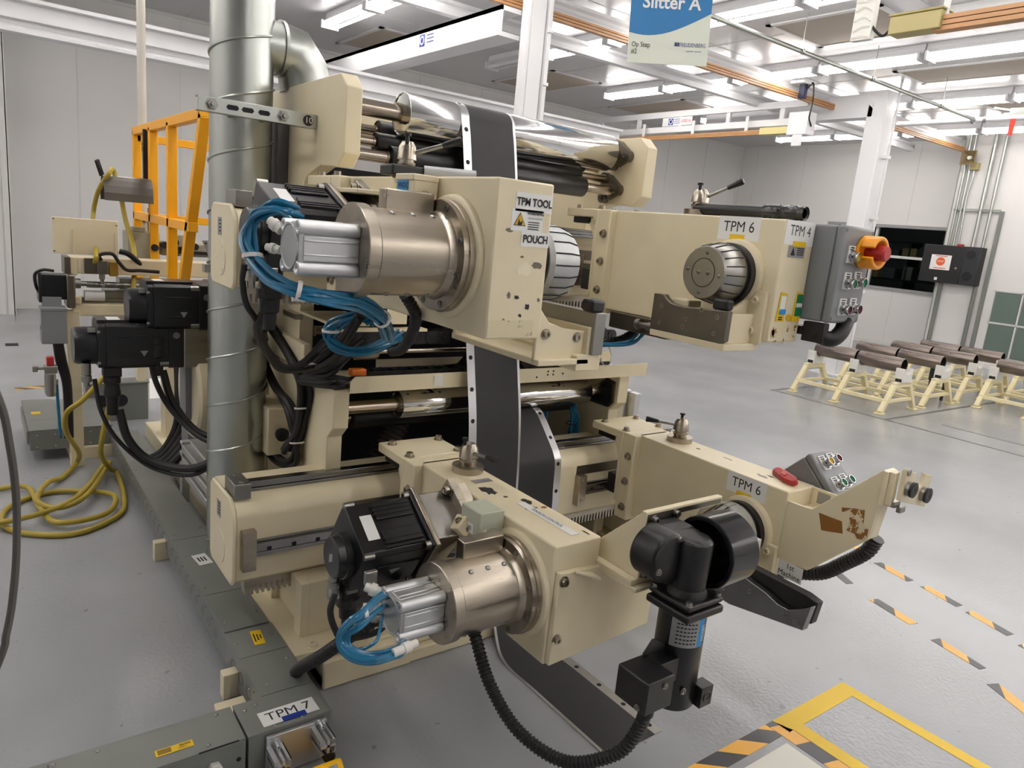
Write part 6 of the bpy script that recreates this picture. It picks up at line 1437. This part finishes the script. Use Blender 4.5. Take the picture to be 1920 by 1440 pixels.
# ---------------------------------------------------------------- things on the far right wall
WX = 14.17
t = thing('wall_cabinet', 'black wall cabinet with a white notice bearing an orange disc', 'cabinet', (WX, 5.9, 1.37))
MB().box((WX-.22, 5.44, 1.375), (WX, 6.39, 2.035)).build('cabinet_body', 'darkbox', t, .01)
MB().box((WX-.235, 5.70, 1.385), (WX-.22, 6.38, 2.025)).build('cabinet_door', mat('black_cabinet_door', (26, 26, 28), .4), t, .004)
k = sticker((WX-.236, 6.055, 1.73), LY, UPZ, .34, .26, 'paper', t, 'notice')
MB().lathe((WX-.238, 6.055, 1.745), (-1, 0, 0), [(0, 0), (0, .075), (.001, .075), (.001, 0)], 24).build('orange_disc', mat('orange_print', (226, 96, 44), .5), k)
text('STOP', (WX-.2395, 6.055, 1.745), LY, UPZ, .045, 'paper', k)
for q in range(2): sticker((WX-.238, 6.055, (1.84, 1.63)[q]), LY, UPZ, .2, .012, 'redtag', k, 'lettering')
for z in (1.90, 1.53): MB().lathe((WX-.221, 5.59, z), (-1, 0, 0), [(0, 0), (0, .075), (.004, .075), (.004, .06), (.002, .06), (.002, 0)], 24).build('fan_vent', 'hole', t)
MB().box((WX-.18, 5.78, 2.035), (WX-.1, 5.86, 2.07)).build('beacon', 'red', t)
MB().lathe((WX-.236, 5.78, 1.65), (-1, 0, 0), [(0, 0), (0, .02), (.01, .02), (.01, 0)], 12).build('lock', 'steel', t)
sticker((WX-.236, 6.08, 1.44), LY, UPZ, .05, .05, 'paper', t, 'warning_mark')
for (y, z0, z1, r, lab) in ((6.06, 2.03, CZ, .02, 'thin wall conduit nearest the wall corner, above the black cabinet'), (5.98, 2.03, CZ, .02, 'thin wall conduit second from the corner, above the black cabinet'), (5.66, 2.03, CZ, .033, 'thick galvanised wall conduit above the black cabinet'), (5.50, 2.03, CZ, .025, 'galvanised wall conduit above the fan vents of the black cabinet'),
                            (6.05, .0, 1.375, .035, 'dark vertical strut below the black cabinet end nearest the window'), (5.47, 0, 1.375, .035, 'dark vertical strut below the fan vents of the black cabinet')):
    o = MB().tube([(WX-.06, y, z0), (WX-.06, y, z1)], r, 10).build('conduit' if z0 > 1 else 'wall_strut', 'galv' if z0 > 1 else 'greypaint'); tag(o, lab, 'conduit', 'conduits at the black cabinet')
o = MB().tube(cr([(WX-.06, 5.90, 3.36), (WX-.06, 5.90, 3.2), (WX-.06, 5.93, 2.85), (WX-.06, 5.91, 2.4), (WX-.06, 5.9, 2.035)]), .016, 8).build('conduit', 'galv'); tag(o, 'thin bent conduit running down from the horn loudspeaker', 'conduit', 'conduits at the black cabinet')
b = MB().box((WX-.045, 5.36, 2.64), (WX, 6.10, 2.69))
for y in (6.06, 5.98, 5.66, 5.5): b.box((WX-.1, y-.03, 2.655), (WX-.04, y+.03, 2.675))
tag(b.build('strut_rail', 'galv'), 'short horizontal strut with clamps holding the wall conduits', 'strut')
o = MB().box((WX-.05, 5.30, .0), (WX-.0, 5.36, 2.66)).build('wall_channel', 'greypaint'); tag(o, 'grey vertical channel on the wall between the black cabinet and the air grille', 'channel')
t = thing('horn_speaker', 'olive square horn loudspeaker on the wall above the black cabinet', 'loudspeaker', (WX, 5.97, 3.45))
MB().lathe((WX-.12, 5.97, 3.53), (-1, 0, 0), [(0, 0), (0, .06), (.10, .17), (.12, .17), (.12, .15), (.03, .05), (.03, 0)], 4, PI/4).build('horn', 'hornm', t)
MB().lathe((WX-.16, 5.97, 3.53), (-1, 0, 0), [(0, 0), (0, .04), (.05, .03), (.06, 0)], 16).build('horn_driver', 'nylon', t)
MB().box((WX-.13, 5.84, 3.34), (WX, 5.96, 3.46)).build('mounting_box', 'olive', t, .005)
t = thing('air_grille', 'green grey return air grille in white frame low on the wall', 'air grille', (WX, 4.9, .2))
for y0, y1, z0, z1 in ((4.75, 5.16, .80, 1.33), (4.75, 5.16, .22, .78), (4.2, 4.73, .80, 1.33), (4.2, 4.73, .22, .78)):
    MB().box((WX-.012, y0+.01, z0+.01), (WX-.002, y1-.01, z1-.01)).build('grille_panel', 'grille', t)
b = MB()
for y in (4.74, 5.17, 4.19): b.box((WX-.02, y-.012, .2), (WX-.001, y+.012, 1.35))
for z in (.21, .79, 1.34): b.box((WX-.02, 4.18, z-.012), (WX-.001, 5.18, z+.012))
b.build('frame', 'wtrim', t)
# furniture seen through the window
t = thing('office_shelf', 'dark shelving with boxes seen through the window', 'shelf', (16.2, 7.6, 0))
b = MB()
for z in (.75, 1.28, 1.75, 2.1): b.box((16.0, 6.3, z), (16.5, 9.3, z+.03))
for y in (6.3, 7.6, 9.27): b.box((16.0, y, 0), (16.5, y+.03, 2.13))
b.build('shelf_frame', 'darkbox', t)
rn = random.Random(9); cols = [(60, 62, 66), (88, 80, 66), (40, 42, 46), (120, 116, 108), (74, 78, 80), (150, 124, 84)]
for k in range(16):
    y = 6.4+.36*(k % 8); z = 1.312 if k < 8 else 1.782; h = rn.uniform(.14, .30)
    o = MB().box((16.02, y, z), (16.36, y+rn.uniform(.18, .33), z+h)).build('storage_box', mat('office_box_tone', cols[k % 6], .6), None, .008)
    tag(o, 'storage box on the %s shelf behind the window, %s from the black cabinet side' % (('higher', 'lower')[k < 8], ORD[k % 8]), 'box', 'boxes on the office shelf')
t = light_fixture((15.9, 7.6, 3.7), 'lit strip light inside the office behind the window')

# ---------------------------------------------------------------- tape and sheets on the floor
def quad(P, m, name, lab, cat, z=.0012, group=None):
    o = MB().prism([(x, y, .0002) for x, y in P], (0, 0, z)).build(name, m); return tag(o, lab, cat, group)
M['haz'] = stripes('hazard_tape', (224, 166, 66), (58, 58, 62), .20, (1, 0), -.6, .35, .5)
M['haz2'] = stripes('hazard_tape_wide', (224, 166, 66), (58, 58, 62), .22, (0, 1), 1.2, .35, .5)
G = 'black and yellow hazard tape dashes on the floor'
for P, lab in (([(3.445, 1.49), (3.386, 1.272), (3.438, 1.256), (3.499, 1.475)], 'first hazard dash of the row nearest the yellow square, beside the dark saddle bar'),
               ([(3.338, 1.154), (3.285, .935), (3.325, .925), (3.392, 1.14)], 'second hazard dash of the row nearest the yellow square'),
               ([(3.193, .873), (3.06, .62), (3.11, .60), (3.245, .85)], 'third hazard dash of the row nearest the yellow square'),
               ([(3.560, 1.756), (3.500, 1.640), (3.545, 1.625), (3.61, 1.74)], 'hazard dash half hidden under the corrugated conduit of the nose plate arm'),
               ([(3.855, 1.437), (3.80, 1.24), (3.85, 1.23), (3.905, 1.42)], 'second hazard dash of the outer row, counted from the nose plate arm'),
               ([(3.784, 1.191), (3.725, .99), (3.775, .98), (3.835, 1.18)], 'third hazard dash of the outer row, counted from the nose plate arm'),
               ([(3.905, 1.707), (3.85, 1.50), (3.90, 1.49), (3.955, 1.69)], 'first hazard dash of the outer row, counted from the nose plate arm'),
               ([(3.676, .93), (3.62, .73), (3.67, .72), (3.725, .92)], 'fourth hazard dash of the outer row, counted from the nose plate arm'),
               ([(4.05, 2.02), (3.99, 1.85), (4.04, 1.84), (4.10, 2.01)], 'small hazard dash below the two roller rest of the nose plate arm')):
    quad(P, 'haz', 'hazard_tape', lab, 'floor tape', group=G)
tw = .058
quad([(2.19, 1.112), (2.60, 1.112), (2.60, 1.18), (2.19, 1.18)], 'tapey', 'floor_tape', 'yellow floor tape along the far side of the marked square', 'floor tape')
quad([(2.60, 1.18), (2.60, -.2), (2.652, -.2), (2.652, 1.18)], 'tapey', 'floor_tape', 'yellow floor tape side of the marked square facing the hazard dashes', 'floor tape')
quad([(2.215, 1.112), (2.215, -.2), (2.272, -.2), (2.272, 1.112)], 'tapey', 'floor_tape', 'yellow floor tape side of the marked square beside the white sheet', 'floor tape')
quad([(2.15, 1.18), (2.15, -.2), (2.212, -.2), (2.212, 1.112), (2.188, 1.18)], stripes('hazard_tape_edge', (224, 166, 66), (58, 58, 62), .20, (1, 0), .25, .35, .5), 'hazard_tape', 'hazard tape strip between the white sheet and the yellow square', 'floor tape')
quad([(2.148, 1.18), (1.2, 1.18), (1.2, 1.115), (2.148, 1.115)], 'haz2', 'hazard_tape', 'hazard tape strip between the floor film and the white sheet', 'floor tape')
quad([(2.13, 1.085), (1.80, 1.085), (1.80, .5), (2.13, .5)], mat('laminated_sheet', (214, 214, 204), .15), 'floor_sheet', 'glossy white laminated sheet on the floor beside the yellow square', 'sheet')
MT = mat('dark_floor_tape', (84, 86, 88), .4)
quad([(7.69, 4.95), (7.73, 4.95), (7.73, 1.0), (7.69, 1.0)], MT, 'floor_tape', 'long dark grey floor tape line in front of the tube racks', 'floor tape')
quad([(7.73, 3.545), (10.6, 3.545), (10.6, 3.585), (7.73, 3.585)], MT, 'floor_tape', 'dark grey floor tape line between the long rack row and the lone racks', 'floor tape')
quad([(7.73, 4.95), (11.5, 4.95), (11.5, 4.91), (7.73, 4.91)], MT, 'floor_tape', 'dark grey floor tape line behind the tube racks', 'floor tape')
quad([(8.2, 3.2), (8.225, 3.2), (8.225, 1.2), (8.2, 1.2)], MT, 'floor_tape', 'thin dark floor tape line beside the lone racks', 'floor tape')
M['hazs'] = stripes('hazard_tape_small', (226, 170, 60), (60, 60, 62), .12, (1, 0), .6, .35, .5)
for P, lab in (([(.86, 6.9), (1.0, 6.2), (1.06, 6.2), (.92, 6.9)], 'hazard tape strip along the white floor sheet seen behind the hoses'), ([(.24, 6.7), (.45, 6.75), (.45, 6.83), (.24, 6.78)], 'hazard tape piece on the floor nearest the air regulator'), ([(.0, 6.5), (.15, 6.55), (.15, 6.63), (.0, 6.58)], 'hazard tape piece on the floor farther from the air regulator')):
    quad(P, 'hazs', 'hazard_tape', lab, 'floor tape')
quad([(.93, 6.95), (1.4, 6.9), (1.5, 6.2), (1.08, 6.2)], 'paper', 'floor_sheet', 'white sheet on the floor seen behind the yellow hoses', 'sheet')
quad([(.25, 8.6), (.36, 8.6), (.36, 8.75), (.25, 8.75)], 'navy', 'floor_tape', 'dark blue tape scrap on the floor near the wall trim', 'floor tape')
